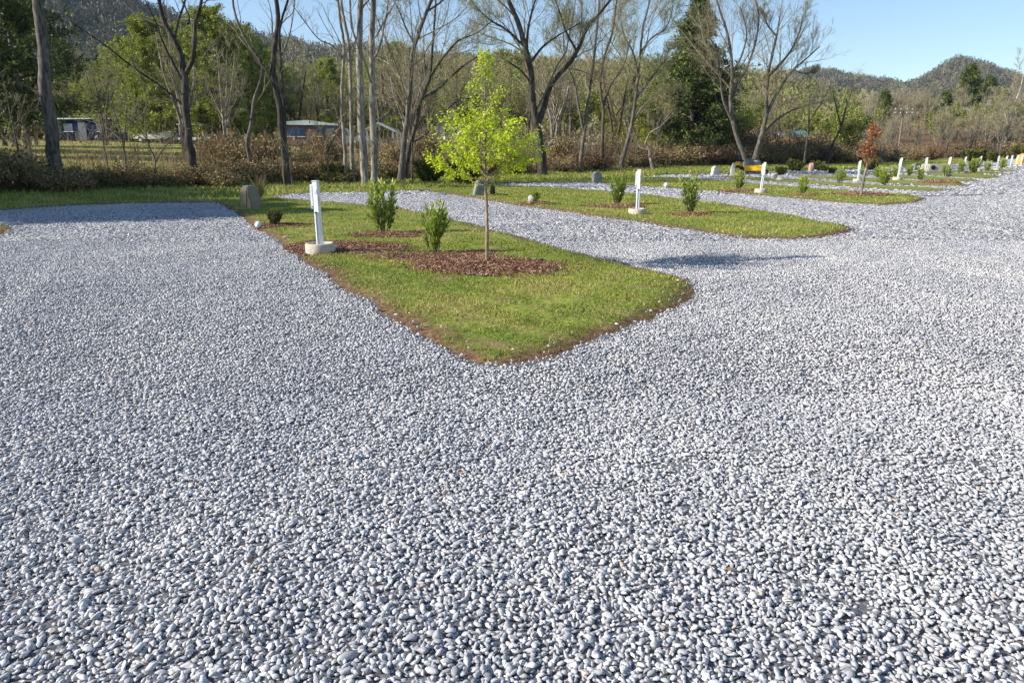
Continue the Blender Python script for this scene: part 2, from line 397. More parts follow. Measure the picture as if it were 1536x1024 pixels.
def sdf(poly, X, Y):
    """positive inside"""
    P = np.stack([X, Y], -1).reshape(-1, 2)
    A = poly; B = np.roll(poly, -1, axis=0)
    best = np.full(len(P), 1e9); inside = np.zeros(len(P), bool)
    for a, b in zip(A, B):
        ab = b - a; t = np.clip(((P - a) @ ab) / (ab @ ab + 1e-12), 0, 1)
        d = P - a - t[:, None] * ab
        best = np.minimum(best, (d * d).sum(1))
        c = ((a[1] > P[:, 1]) != (b[1] > P[:, 1]))
        with np.errstate(divide='ignore', invalid='ignore'):
            xi = (b[0] - a[0]) * (P[:, 1] - a[1]) / (b[1] - a[1]) + a[0]
        inside ^= c & (P[:, 0] < xi)
    d = np.sqrt(best); return np.where(inside, d, -d).reshape(np.shape(X))
def wob(x, y):
    return .035 * np.sin(x * 3.1 + 1.7 * np.sin(y * 2.3)) + .03 * np.sin(y * 4.3 + 2 * np.sin(x * 2.6)) + .02 * np.sin(x * 9.7 + y * 7.1) + .016 * np.sin(x * 23 + 3 * np.sin(y * 17)) * np.sin(y * 19)
def lawn_sdf(x, y, names=None):
    r = np.full(np.shape(x), -9.)
    for k in (names or POLYS):
        r = np.maximum(r, sdf(POLYS[k], x, y))
    return r + wob(x, y)
def lawn_h(s): return -.03 + .075 * sm((s + .12) / .5)

# ------------------------------------------------------------------ ground sheets
def axis(segs):
    out = []
    for a, b, st in segs: out.append(np.arange(a, b, st))
    return np.concatenate(out + [[segs[-1][1]]])
def grid_mesh(name, xs, ys, zf, mat, keep=None, attrs=None, smooth=True):
    X, Y = np.meshgrid(xs, ys); Z = zf(X, Y)
    V = np.stack([X, Y, Z], -1).reshape(-1, 3)
    nx = len(xs); ny = len(ys)
    i = (np.arange(ny - 1)[:, None] * nx + np.arange(nx - 1)[None]).ravel()
    F = np.stack([i, i + 1, i + nx + 1, i + nx], -1)
    at_ = {k: f(X, Y).ravel() for k, f in (attrs or {}).items()}
    if keep is not None:
        kp = keep(X, Y).ravel(); F = F[kp[F].any(1)]
        used = np.zeros(len(V), bool); used[F.ravel()] = True
        mp = np.cumsum(used) - 1; V = V[used]; F = mp[F]
        at_ = {k: a[used] for k, a in at_.items()}
    return mesh_obj(name, V, [F], mat, attrs=at_, smooth=smooth)
g = grid_mesh('ground', axis([(-2200, -400, 200), (-400, -100, 20), (-100, 160, 2.5), (160, 400, 20), (400, 2200.1, 200)]),
              axis([(-400, -20, 20), (-20, 200, 2.5), (200, 500, 20), (500, 2500.1, 200)]),
              lambda x, y: tz(x, y) - .06, M['field'], attrs={'wood': lambda x, y: sm((x - 2) / 12) * (1 - .5 * sm((sline(x, y) - 2) / 3) * sm((60 - y) / 10) * 0)})
tag(g, 'earth, meadow and leaf litter under and behind the trees', kind='structure')
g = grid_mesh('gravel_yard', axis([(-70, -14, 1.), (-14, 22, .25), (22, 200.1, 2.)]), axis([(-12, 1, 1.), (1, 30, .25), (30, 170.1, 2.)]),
              lambda x, y: np.where(sline(x, y) > .5, -.3, undul(x, y)), M['gravel_ground'], keep=lambda x, y: sline(x, y) < 1.5, attrs={'gap_shade': lambda x, y: sm((34 - y) / 12)})  # mask for the painted gap shade: full in the near yard, fading out beyond
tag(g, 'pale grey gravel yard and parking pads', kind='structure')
def make_lawn(key, step, name='lawn'):
    p = POLYS[key]; lo = p.min(0) - .5; hi = p.max(0) + .5
    xs = np.arange(lo[0], hi[0] + step, step); ys = np.arange(lo[1], hi[1] + step, step)
    s_cache = {}
    def S(x, y):
        if 's' not in s_cache: s_cache['s'] = sdf(p, x, y) + wob(x, y)
        return s_cache['s']
    o = grid_mesh(name, xs, ys, lambda x, y: np.maximum(tz(x, y), 0) + undul(x, y) + lawn_h(S(x, y)) + .006 * np.sin(7 * x) * np.sin(6 * y),
                  M['lawn'], keep=lambda x, y: S(x, y) > -.2 - step, attrs={'edge': lambda x, y: np.clip(S(x, y), 0, 1)})
    return tag(o, None, None, None, 'structure')
for key, st in (('one', .08), ('two', .12), ('three', .18), ('four', .25), ('five', .25), ('six', .3), ('seven', .3), ('eight', .3), ('nine', .3), ('left_bit', .12)):
    make_lawn(key, st)
make_lawn('back', .4, 'grass_verge')

def gz(x, y):
    """height of the visible ground"""
    s = lawn_sdf(np.asarray(x, float), np.asarray(y, float))
    b = np.maximum(tz(x, y), 0) + undul(x, y)
    return np.where(s > -.12, np.maximum(b, b + lawn_h(s)), b)
def gz1(x, y): return float(gz(np.array([x]), np.array([y]))[0])

# ------------------------------------------------------------------ gravel stones
def ico(sub):
    t = (1 + 5 ** .5) / 2
    v = [(-1, t, 0), (1, t, 0), (-1, -t, 0), (1, -t, 0), (0, -1, t), (0, 1, t), (0, -1, -t), (0, 1, -t), (t, 0, -1), (t, 0, 1), (-t, 0, -1), (-t, 0, 1)]
    f = [(0, 11, 5), (0, 5, 1), (0, 1, 7), (0, 7, 10), (0, 10, 11), (1, 5, 9), (5, 11, 4), (11, 10, 2), (10, 7, 6), (7, 1, 8), (3, 9, 4), (3, 4, 2), (3, 2, 6), (3, 6, 8), (3, 8, 9), (4, 9, 5), (2, 4, 11), (6, 2, 10), (8, 6, 7), (9, 8, 1)]
    v = [np.array(a) / np.linalg.norm(a) for a in v]
    for _ in range(sub):
        cache = {}; nf = []
        def mid(a, b):
            k = (min(a, b), max(a, b))
            if k not in cache:
                m = v[a] + v[b]; v.append(m / np.linalg.norm(m)); cache[k] = len(v) - 1
            return cache[k]
        for a, b, c in f:
            x, y, z = mid(a, b), mid(b, c), mid(c, a)
            nf += [(a, x, z), (b, y, x), (c, z, y), (x, y, z)]
        f = nf
    return np.array(v), np.array(f)
OCT = (np.array([(1, 0, 0), (0, 1, 0), (-1, 0, 0), (0, -1, 0), (0, 0, 1.)]), np.array([(0, 1, 4), (1, 2, 4), (2, 3, 4), (3, 0, 4)]))
def rotm(yaw, pitch, roll):
    cy, sy, cp, sp, cr, sr = np.cos(yaw), np.sin(yaw), np.cos(pitch), np.sin(pitch), np.cos(roll), np.sin(roll)
    R = np.empty((len(yaw), 3, 3))
    R[:, 0] = np.stack([cy * cp, cy * sp * sr - sy * cr, cy * sp * cr + sy * sr], -1)
    R[:, 1] = np.stack([sy * cp, sy * sp * sr + cy * cr, sy * sp * cr - cy * sr], -1)
    R[:, 2] = np.stack([-sp, cp * sr, cp * cr], -1)
    return R
def scatter(geo, tmpl, Pn, R, S, var, mi=0):
    """tmpl list of (V,F); choose by index order"""
    k = len(tmpl)
    for j, (tv, tf) in enumerate(tmpl):
        sel = slice(j, None, k)
        p, r, s = Pn[sel], R[sel], S[sel]
        if not len(p): continue
        V = np.einsum('nij,nvj->nvi', r, tv[None] * s[:, None, :]) + p[:, None, :]
        F = tf[None] + (np.arange(len(p)) * len(tv))[:, None, None]
        geo.add(V.reshape(-1, 3), F.reshape(-1, tf.shape[1]), np.repeat(var[sel], len(tv)), mi)
rg = np.random.default_rng(5)
def pebble_templates(sub, k, amp):
    out = []
    for _ in range(k):
        v, f = ico(sub); w = v.copy()
        for _ in range(4):
            d = norm(rg.standard_normal(3)); c = rg.uniform(.35, .8)
            h = v @ d; w -= np.maximum(h - c, 0)[:, None] * d * rg.uniform(.6, 1.) # worn facets
        w *= (1 + amp * rg.standard_normal((len(v), 1)))
        out.append((w, f))
    return out
def gravel(name, y0, y1, cell, size, tm, label, keepfrac=1.0, xw=.76, xm=2.6):
    xs = np.arange(-xw * y1 - xm, xw * y1 + xm, cell); ys = np.arange(y0, y1, cell)
    X, Y = np.meshgrid(xs, ys); X = X + (np.arange(len(ys))[:, None] % 2) * cell * .5
    X = (X + rg.uniform(-.42, .42, X.shape) * cell).ravel(); Y = (Y + rg.uniform(-.42, .42, Y.shape) * cell).ravel()
    k = np.abs(X) < xw * Y + xm
    if keepfrac < 1: k &= rg.random(len(X)) < keepfrac
    X, Y = X[k], Y[k]
    s = lawn_sdf(X, Y); k = (s < .035 + .05 * rg.random(len(X)) ** 3) | ((s < .30) & (rg.random(len(X)) < .012)); X, Y, s = X[k], Y[k], s[k]
    k = sline(X, Y) < 0; X, Y, s = X[k], Y[k], s[k]
    n = len(X)
    a = size * np.exp(rg.normal(0, .21, n)) * .5
    S = np.stack([a * rg.uniform(1.0, 1.55, n), a * rg.uniform(.65, .95, n), a * rg.uniform(.40, .72, n)], -1)
    # broad low ridges where tyres pushed the stone
    Z = undul(X, Y) + np.where(s > -.12, lawn_h(np.maximum(s, -.12)) + .03, 0) * (s > .03) + rg.uniform(-.008, .016, n) * (size / .034) ** .5
    if y0 > 20: S[:, 2] *= .035 / size + .25
    R = rotm(rg.uniform(0, 2 * pi, n), rg.normal(0, .35, n), rg.normal(0, .35, n))
    var = np.clip(rg.beta(3.4, 2.7, n), 0, .94); var[rg.random(n) < .003] = 1.0
    g_ = Geo(); scatter(g_, tm, np.stack([X, Y, Z], -1), R, S, var)
    o = g_.build(name, M['pebble'], smooth=True)
    return tag(o, label, kind='stuff')
T2 = pebble_templates(1, 10, .05); T1 = pebble_templates(0, 12, .10)
gravel('gravel', .4, 4.8, .0182, .0238, T2, 'loose grey stones in the foreground')
gravel('gravel', 4.8, 13.5, .0222, .027, T1, 'loose grey stones in the middle of the yard')
gravel('gravel', 13.5, 27, .033, .037, [OCT], 'loose grey stones farther up the yard')
gravel('gravel', 27, 45, .075, .085, [OCT], 'loose grey stones by the far pads')
gravel('gravel', 45, 82, .15, .16, [OCT], 'loose grey stones at the far end of the road')

# a few fallen leaves on the stones
g_ = Geo(); n = 110
y = 2.2 + 14 * rg.random(n) ** 1.3; x = rg.uniform(-.7, .7, n) * y
k = lawn_sdf(x, y) < 0; x, y = x[k], y[k]; n = len(x)
leaves(g_, np.stack([x, y, undul(x, y) + .025], -1), rg.uniform(.018, .038, n), rg, rg.random(n), aspect=.7,
       dirs=np.stack([rg.normal(0, 1, n), rg.normal(0, 1, n), rg.normal(.1, .15, n)], -1))
tag(g_.build('fallen_leaves', M['leaf_litter']), 'brown fallen leaves scattered on gravel', kind='stuff')

# ------------------------------------------------------------------ mulch beds
BEDH = []
BEDS = []          # (cx, cy, rx, ry, rot)
def bed(px, py, rx, ry, rot=0., h=.05, lab=''):
    c = gp(px, py, .045); BEDS.append((c[0], c[1], rx, ry, rot)); BEDH.append(h); cx, cy = c
    z0 = gz1(cx, cy)
    xs = np.linspace(-rx * 1.25, rx * 1.25, 46); ys = np.linspace(-ry * 1.25, ry * 1.25, 40)
    X, Y = np.meshgrid(xs, ys)
    def rr(X, Y):
        an = np.arctan2(Y / ry, X / rx)
        return np.sqrt((X / rx) ** 2 + (Y / ry) ** 2) * (1 + .14 * np.sin(3 * an + px) + .12 * np.sin(5 * an + py) + .08 * np.sin(11 * an + px))
    Rr = rr(X, Y)
    wx = cx + X * cos(rot) - Y * sin(rot); wy = cy + X * sin(rot) + Y * cos(rot)
    Z = gz(wx, wy) + h * (1 - Rr ** 2) * .9 + np.where(Rr < 1.05, .006, -.03) + rg.normal(0, .004, X.shape)
    nx = len(xs); i = (np.arange(len(ys) - 1)[:, None] * nx + np.arange(nx - 1)[None]).ravel()
    F = np.stack([i, i + 1, i + nx + 1, i + nx], -1)
    ok = (Rr.ravel() < 1.18)[F].all(1) & (lawn_sdf(wx, wy).ravel() > .05)[F].all(1); F = F[ok]
    V = np.stack([wx, wy, Z], -1).reshape(-1, 3)
    g_ = Geo(); g_.add(V, F, .3, 0)
    far = max(cy, 6); n = int(min(5200, 1500 * rx * ry * pi * min(1, (13 / far)) * 1.9)) 
    a = rg.uniform(0, 2 * pi, n); r = np.sqrt(rg.random(n)) * 1.1 + np.where(rg.random(n) < .25, .4 * rg.random(n), 0)
    lx = rx * r * np.cos(a); ly = ry * r * np.sin(a)
    R_ = rr(lx, ly); k = R_ < 1.5; lx, ly, R_ = lx[k], ly[k], R_[k]
    x = cx + lx * cos(rot) - ly * sin(rot); y = cy + lx * sin(rot) + ly * cos(rot)
    k = lawn_sdf(x, y) > .04; x, y, R_ = x[k], y[k], R_[k]; n = len(x)
    z = gz(x, y) + np.maximum(h * (1 - R_ ** 2) * .9, 0) + .01 + rg.uniform(0, .012, n)
    cube = np.array([(-1, -1, -1), (1, -1, -1), (1, 1, -1), (-1, 1, -1), (-.8, -.9, 1), (.9, -.8, 1), (.8, .9, 1), (-.9, .8, 1.)]) * .5
    cf = np.array([(4, 5, 6, 7), (0, 1, 5, 4), (1, 2, 6, 5), (2, 3, 7, 6), (3, 0, 4, 7)])
    ss = max(1, cy / 14)
    S = np.stack([rg.uniform(.018, .06, n), rg.uniform(.007, .018, n), rg.uniform(.004, .010, n)], -1) * ss
    scatter(g_, [(cube, cf)], np.stack([x, y, z], -1), rotm(rg.uniform(0, 6.3, n), rg.normal(0, .3, n), rg.normal(0, .4, n)), S, rg.random(n), 1)
    o = g_.build('mulch_bed', [M['mulch'], M['chip']])
    return tag(o, lab, kind='stuff')

bed(728, 398, 1.0, .64, -.25, .05, 'mulch round the young lime-green tree')
bed(655, 384, .85, .45, .1, .03, 'mulch round the nearer laurel shrub')
bed(505, 373, 1.05, .66, .0, .02, 'mulch round the nearest white post')
bed(590, 352, .75, .45, .0, .03, 'mulch round the farther laurel shrub')
bed(412, 338, .75, .4, .0, .03, 'mulch round the small round shrub')
bed(925, 309.5, .75, .55, .0, .04, 'mulch round the red tipped shrub left of the second post')
bed(1036, 322, .45, .4, .0, .04, 'mulch')
bed(806, 306, .42, .4, .0, .05, 'mulch')
bed(1107, 286.5, .6, .55, .0, .05, 'mulch')
bed(1205, 293, .4, .35, .0, .02, 'mulch')
bed(1292, 292, .8, .7, .0, .08, 'mulch')
bed(1418, 274, .9, .7, .0, .12, 'mulch')
def in_bed(x, y):
    m = np.zeros(len(x), bool)
    for cx, cy, rx, ry, rot in BEDS:
        dx, dy = x - cx, y - cy
        u = (dx * cos(rot) + dy * sin(rot)) / rx; v = (-dx * sin(rot) + dy * cos(rot)) / ry
        m |= (u * u + v * v) < (.80 + .25 * np.sin(7 * x + 5 * y) * np.sin(4 * y - 3 * x)) * rg.uniform(.55, 1.25, len(x))
    return m

# ------------------------------------------------------------------ grass
def vnoise(x, y, f=1.0, seed=0):
    return (np.sin(x * 1.3 * f + 2.1 * np.sin(y * .9 * f + seed) + seed) + np.sin(y * 1.7 * f + 1.8 * np.sin(x * 1.1 * f - seed)) + np.sin((x + y) * 2.9 * f + seed * 2)) / 3
def grass(keys, dens, hgt, wid, name, label, ymin=0, ymax=99, tall=0.0, smin=.10, backonly=False):
    pts = []
    for k in keys:
        p = POLYS[k]; lo, hi = p.min(0), p.max(0); lo = np.array([lo[0], max(lo[1], ymin)]); hi = np.array([hi[0], min(hi[1], ymax)])
        n = int((hi[0] - lo[0]) * (hi[1] - lo[1]) * dens)
        x = rg.uniform(lo[0], hi[0], n); y = rg.uniform(lo[1], hi[1], n)
        q = np.abs(x) < .76 * y + 1; x, y = x[q], y[q]
        s = sdf(p, x, y) + wob(x, y)
        q = (s > smin * (.4 + 2.2 * rg.random(len(x)))) & ~in_bed(x, y)
        q &= rg.random(len(x)) < np.clip(s / .35, .15, 1)
        pat = .5 + .5 * vnoise(x, y, 2.6, 5.) + .25 * vnoise(x, y, 7.3, 2.)
        if not backonly: q &= rg.random(len(x)) < np.clip(pat * 1.8 - .12, .05, 1)
        if backonly: q &= sline(x, y) < 4
        pts.append(np.stack([x[q], y[q]], -1))
    P = np.concatenate(pts); x, y = P[:, 0], P[:, 1]; n = len(x)
    z = gz(x, y) - .004
    big = vnoise(x, y, 1.0, 3.) ; fine = vnoise(x, y, 5., 1.)
    h = hgt * rg.uniform(.45, 1.3, n) * (1 + .35 * fine + .2 * big) * (1 + tall * sm((sline(x, y) + 3) / 5))
    a = rg.uniform(0, 2 * pi, n); w = wid * rg.uniform(.7, 1.3, n) * (y / y.min()) ** .5
    lean = rg.uniform(.1, .9, n) * h; la = rg.uniform(0, 2 * pi, n)
    c = np.stack([x, y, z], -1); d = np.stack([np.cos(a) * w / 2, np.sin(a) * w / 2, 0 * a], -1)
    m = c + np.stack([np.cos(la) * lean * .35, np.sin(la) * lean * .35, h * .6], -1)
    t = c + np.stack([np.cos(la) * lean, np.sin(la) * lean, h], -1)
    V = np.stack([c - d, c + d, m + d * .7, m - d * .7, t], 1)
    i = (np.arange(n) * 5)[:, None]
    var = np.clip(.46 + .26 * big + .12 * fine + rg.normal(0, .17, n), 0, 1); var[rg.random(n) < .06] = rg.uniform(.8, 1)
    g_ = Geo(); g_.add(V.reshape(-1, 3), i + np.array([0, 1, 2, 3]), np.repeat(var, 5))
    g_.T.append(i + np.array([3, 2, 4])); g_.tm.append(np.zeros(n, int))
    return tag(g_.build(name, M['grass']), label, kind='stuff')
grass(['one'], 2300, .033, .0072, 'grass', 'mown grass on the nearest lawn', ymax=13)
grass(['one'], 700, .038, .012, 'grass', 'mown grass on the far end of the nearest lawn', ymin=13)
grass(['two', 'left_bit'], 520, .042, .015, 'grass', 'mown grass on the second lawn')
grass(['three'], 160, .05, .025, 'grass', 'mown grass on the third lawn')
grass(['back'], 60, .11, .03, 'grass', 'longer green grass along the brush', tall=1.2, backonly=True)
# ------------------------------------------------------------------ hard-surface helper
import bmesh
from mathutils import Matrix, Vector, Euler
class MB:
    def __init__(s): s.b = bmesh.new()
    def _x(s, vs, loc, rot, sc):
        m = Matrix.Translation(loc) @ Euler(rot).to_matrix().to_4x4() @ Matrix.Diagonal((*sc, 1))
        bmesh.ops.transform(s.b, matrix=m, verts=vs)
    def box(s, loc, size, rot=(0, 0, 0), bev=0.0, taper=None):
        r = bmesh.ops.create_cube(s.b, size=1.0); vs = r['verts']
        if taper:
            for v in vs:
                if v.co.z > 0: v.co.x *= taper[0]; v.co.y *= taper[1]
        s._x(vs, loc, rot, size)
        if bev:
            es = list({e for v in vs for e in v.link_edges})
            bmesh.ops.bevel(s.b, geom=es, offset=bev, segments=2, affect='EDGES', clamp_overlap=True)
        return s
    def cyl(s, loc, r, h, rot=(0, 0, 0), r2=None, seg=20):
        q = bmesh.ops.create_cone(s.b, cap_ends=True, segments=seg, radius1=r, radius2=r if r2 is None else r2, depth=h)
        s._x(q['verts'], loc, rot, (1, 1, 1)); return s
    def torus(s, loc, R, r, rot=(0, 0, 0), seg=24, ss=8, arc=2 * pi, sc=(1, 1, 1)):
        rows = []; full = arc > 6.28
        n = seg if full else seg + 1
        for i in range(n):
            a = arc * i / seg
            rows.append([s.b.verts.new(((R + r * cos(b)) * cos(a), (R + r * cos(b)) * sin(a), r * sin(b))) for b in [2 * pi * j / ss for j in range(ss)]])
        for i in range(seg):
            A = rows[i]; B = rows[(i + 1) % n]
            for j in range(ss): s.b.faces.new((A[j], B[j], B[(j + 1) % ss], A[(j + 1) % ss]))
        s._x([v for r_ in rows for v in r_], loc, rot, sc); return s
    def prism(s, pts, w, loc=(0, 0, 0), rot=(0, 0, 0)):
        """outline in XZ, width w along Y"""
        a = [s.b.verts.new((x, -w / 2, z)) for x, z in pts]; b = [s.b.verts.new((x, w / 2, z)) for x, z in pts]
        s.b.faces.new(a); s.b.faces.new(b[::-1]); n = len(pts)
        for i in range(n): s.b.faces.new((a[i], b[i], b[(i + 1) % n], a[(i + 1) % n]))
        s._x(a + b, loc, rot, (1, 1, 1)); return s
    def build(s, name, mat, parent=None, smooth=False):
        bmesh.ops.recalc_face_normals(s.b, faces=s.b.faces[:])
        me = bpy.data.meshes.new(name); s.b.to_mesh(me); s.b.free(); me.materials.append(mat)
        if smooth: me.shade_smooth()
        o = bpy.data.objects.new(name, me); COL.objects.link(o)
        if parent: o.parent = parent
        return o
def mound(x, y):
    m = 0.
    for (cx, cy, rx, ry, rot), h in zip(BEDS, BEDH):
        dx, dy = x - cx, y - cy; u = (dx * cos(rot) + dy * sin(rot)) / rx; v = (-dx * sin(rot) + dy * cos(rot)) / ry
        m = max(m, h * .9 * (1 - u * u - v * v) + .004)
    return max(m, 0.)
def P3(px, py, dz=0):
    c = gp(px, py); z = 0.
    for _ in range(6):
        c = gp(px, py, z); z = gz1(c[0], c[1]) + mound(c[0], c[1])
    return (c[0], c[1], z + dz)

# ------------------------------------------------------------------ white service posts
def make_post(ring=True, label='', loc=(0, 0, 0)):
    t = empty('service_post', loc, label, 'utility post', 'white service posts on the lawns')
    MB().box((0, 0, .55), (.084, .084, 1.06), bev=.006).build('post', M['white_paint'], t)
    MB().box((0, 0, 1.088), (.094, .094, .016), bev=.004).build('cap', M['white_paint'], t)
    mbx = MB().box((-.064, -.004, .855), (.045, .078, .37), bev=.008).build('meter_box', M['white_paint'], t)
    MB().box((-.064, -.045, .70), (.02, .006, .02)).build('latch', M['dark_metal'], mbx)
    MB().cyl((-.012, -.052, .34), .010, .52).build('conduit', M['white_dull'], t)
    MB().cyl((-.002, -.052, .61), .016, .03, rot=(pi / 2, 0, 0)).build('tap', M['dark_metal'], t)
    MB().box((.044, -.008, .80), (.006, .05, .11), bev=.002).build('outlet_cover', M['white_dull'], t)
    MB().box((.004, -.0445, .93), (.045, .003, .06)).build('plate', M['white_dull'], t)
    MB().box((-.064, -.0435, .855), (.037, .003, .34)).build('lid', M['white_dull'], mbx)
    # concrete ring, hollow
    b = bmesh.new(); seg = 40; rows = []
    for r, z in ((.225, -.08), (.232, .02), (.230, .125), (.218, .138), (.188, .138), (.180, .12), (.178, .06)):
        rows.append([b.verts.new((r * cos(2 * pi * k / seg), r * sin(2 * pi * k / seg), z)) for k in range(seg)])
    for A, B in zip(rows, rows[1:]):
        for k in range(seg): b.faces.new((A[k], A[(k + 1) % seg], B[(k + 1) % seg], B[k]))
    b.faces.new(rows[-1])
    q = MB(); q.b = b; q.build('concrete_ring', M['concrete'], t, smooth=True)
    return t
post = make_post(label='nearest white service post in a concrete ring, on the nearest lawn', loc=P3(481, 377))
post.rotation_euler = (0, radians(-.6), radians(-14))
def cpost(px, py, lab, s=1.0, lean=0., sz=None):
    c = copy_thing(post, P3(px, py), radians(random.Random(px).uniform(-38, -14)), s, lab)
    c.rotation_euler[1] = radians(lean); return c
cpost(956, 321, 'white service post on the second lawn, left of the red tipped shrubs', 1.0, .5)
cpost(1141, 289, 'white service post leaning right, on the third lawn in front of the yellow mower', 1.0, 4.0)
cpost(1286, 272.5, 'white service post just left of the rust-leaved sapling', .95, 3)
cpost(1346, 270, 'leaning white service post right of the rust-leaved sapling', 1.02, 5)
cpost(1387, 264, 'white service post behind the pair of green shrubs, beyond the sapling', 1.0, 1)
cpost(1421, 264, 'white service post among leaning green shrubs, before the far bend', 1.0, 3)
far_posts = [(1446, 259, 0), (1467, 255.5, 6), (1495, 255, 2), (1507, 254, 3), (1515, 251.5, 4), (1523, 250.5, 5), (1531, 250.3, 1), (1538, 249.5, 3)]
for i, (px, py, ln) in enumerate(far_posts):
    cpost(px, py, ['far white post by the pale concrete box', 'far white post leaning right with a broad white foot', 'white post left of the small tan post in the far row',
                   'white post with a shorter companion in the far row', 'small far white post set back behind the row', 'white leaning post left of the orange tarp',
                   'white post at the foot of the orange tarp', 'last white post cut by the right edge of the picture'][i], .95, ln)

# ------------------------------------------------------------------ small site furniture
def riser(px, py, h, w, label, m='riser', cap='riser_cap'):
    t = empty('utility_box', P3(px, py), label, 'utility box')
    b = MB(); b.prism([(-w / 2, -.05), (-w * .46, h * .35), (-w * .33, h * .85), (-w * .24, h * .94), (w * .24, h * .94), (w * .34, h * .82), (w * .5, h * .3), (w * .52, -.05)], w * .8)
    bmesh.ops.bevel(b.b, geom=b.b.edges[:], offset=.02, segments=2, affect='EDGES')
    b.build('housing', M[m], t)
    MB().box((0, 0, h * .965), (w * .42, w * .5, h * .07), bev=.012).build('cap', M[cap], t)
    MB().box((w * .16, -w * .405, h * .42), (.012, .012, h * .8), rot=(0, .12, 0)).build('seam', M['black'], t)
    return t
riser(376, 311.5, .60, .46, 'tan tapered utility box with grey cap at the back of the nearest lawn').rotation_euler = (0, 0, -.5)
def stone(px, py, w, h, d, mat, label, seed, name='standing_stone', cat='stone', flat=.0):
    r = np.random.default_rng(seed); v, f = ico(2)
    v = v * (1 + .10 * r.standard_normal((len(v), 1)) * .5)
    for _ in range(9):
        dd = norm(r.standard_normal(3)); hh = v @ dd; v = v - np.maximum(hh - .62, 0)[:, None] * dd * .9
    v = np.sign(v) * np.abs(v) ** .75
    v[:, 2] += .55
    V = v * np.array([w / 2, d / 2, h / 1.5])
    o = mesh_obj(name, V, [f], M[mat]); o.location = P3(px, py)
    return tag(o, label, cat)
def slab(px, py, w, h, mat, label, lean=0.):
    b = MB(); b.prism([(-w / 2, -.1), (-w * .48, h * .8), (-w * .25, h), (w * .2, h * .98), (w * .46, h * .78), (w / 2, -.1)], w * .45)
    bmesh.ops.bevel(b.b, geom=b.b.edges[:], offset=.025, segments=2, affect='EDGES')
    o = b.build('marker_stone', M[mat]); o.location = P3(px, py); o.rotation_euler = (0, lean, .5)
    return tag(o, label, 'stone')
slab(719, 293, .46, .52, 'rock_grey', 'dark grey marker stone partly behind the thin trunk of the young tree', .22)
o = MB(); o.box((0, 0, .17), (.2, .24, .38), bev=.05, taper=(.7, .8)); o = o.build('junction_box', M['black']); o.location = P3(739, 292)
tag(o, 'small black box just right of the young tree trunk', 'utility box')
slab(895, 274, .50, .56, 'rock_grey', 'grey slab marker stone across the third pad from the brush', .0)
slab(1072, 263.5, .55, .56, 'rock_pale', 'pale pointed marker stone left of the yellow mower', .15)
stone(1216, 258, .46, .62, .4, 'rock_pink', 'pinkish rounded stone upright on the far lawn behind the third post', 7)
stone(797, 304.5, .22, .2, .22, 'rock_pale', 'white stone at the foot of the small shrub on the second lawn', 11, 'stone')
stone(1161, 268.5, .42, .36, .4, 'rock_pale', 'cream boulder just right of the leaning post on the third lawn', 12, 'stone')
stone(1171, 269.5, .5, .2, .4, 'rock_pale', 'low grey-white stone beside the cream boulder', 13, 'stone')
stone(1099, 262.5, .35, .75, .3, 'rock_pale', 'pale stone just left of the yellow mower wheel', 14, 'stone')
for (px, py, r, lab) in ((388, 342, .075, 'white ball-shaped cleanout cap at the gravel edge of the nearest lawn'), (999, 280.5, .10, 'small white ball-shaped cap at the edge of the third pad')):
    b = MB(); q = bmesh.ops.create_uvsphere(b.b, u_segments=20, v_segments=12, radius=r)
    b.cyl((0, 0, -r * .9), r * .5, r * .8); o = b.build('pipe_cap', M['white_paint'], smooth=True)
    c = P3(px, py); o.location = (c[0], c[1], c[2] + r * .9); tag(o, lab, 'pipe cap')
slab(1373, 255.5, .8, .5, 'rock_grey', 'grey sloped stone with a dark side left of the far culvert', .2)
o = MB(); o.box((0, 0, .28), (1.9, 1.2, .58), bev=.06, taper=(.85, .85))
t = empty('culvert', P3(1404, 258.5), 'long pale concrete culvert box with a round dark hole on the far lawns', 'culvert')
o.build('concrete_box', M['concrete'], t)
MB().cyl((-.55, -.54, .34), .15, .12, rot=(pi / 2, 0, 0)).build('opening', M['black'], t)

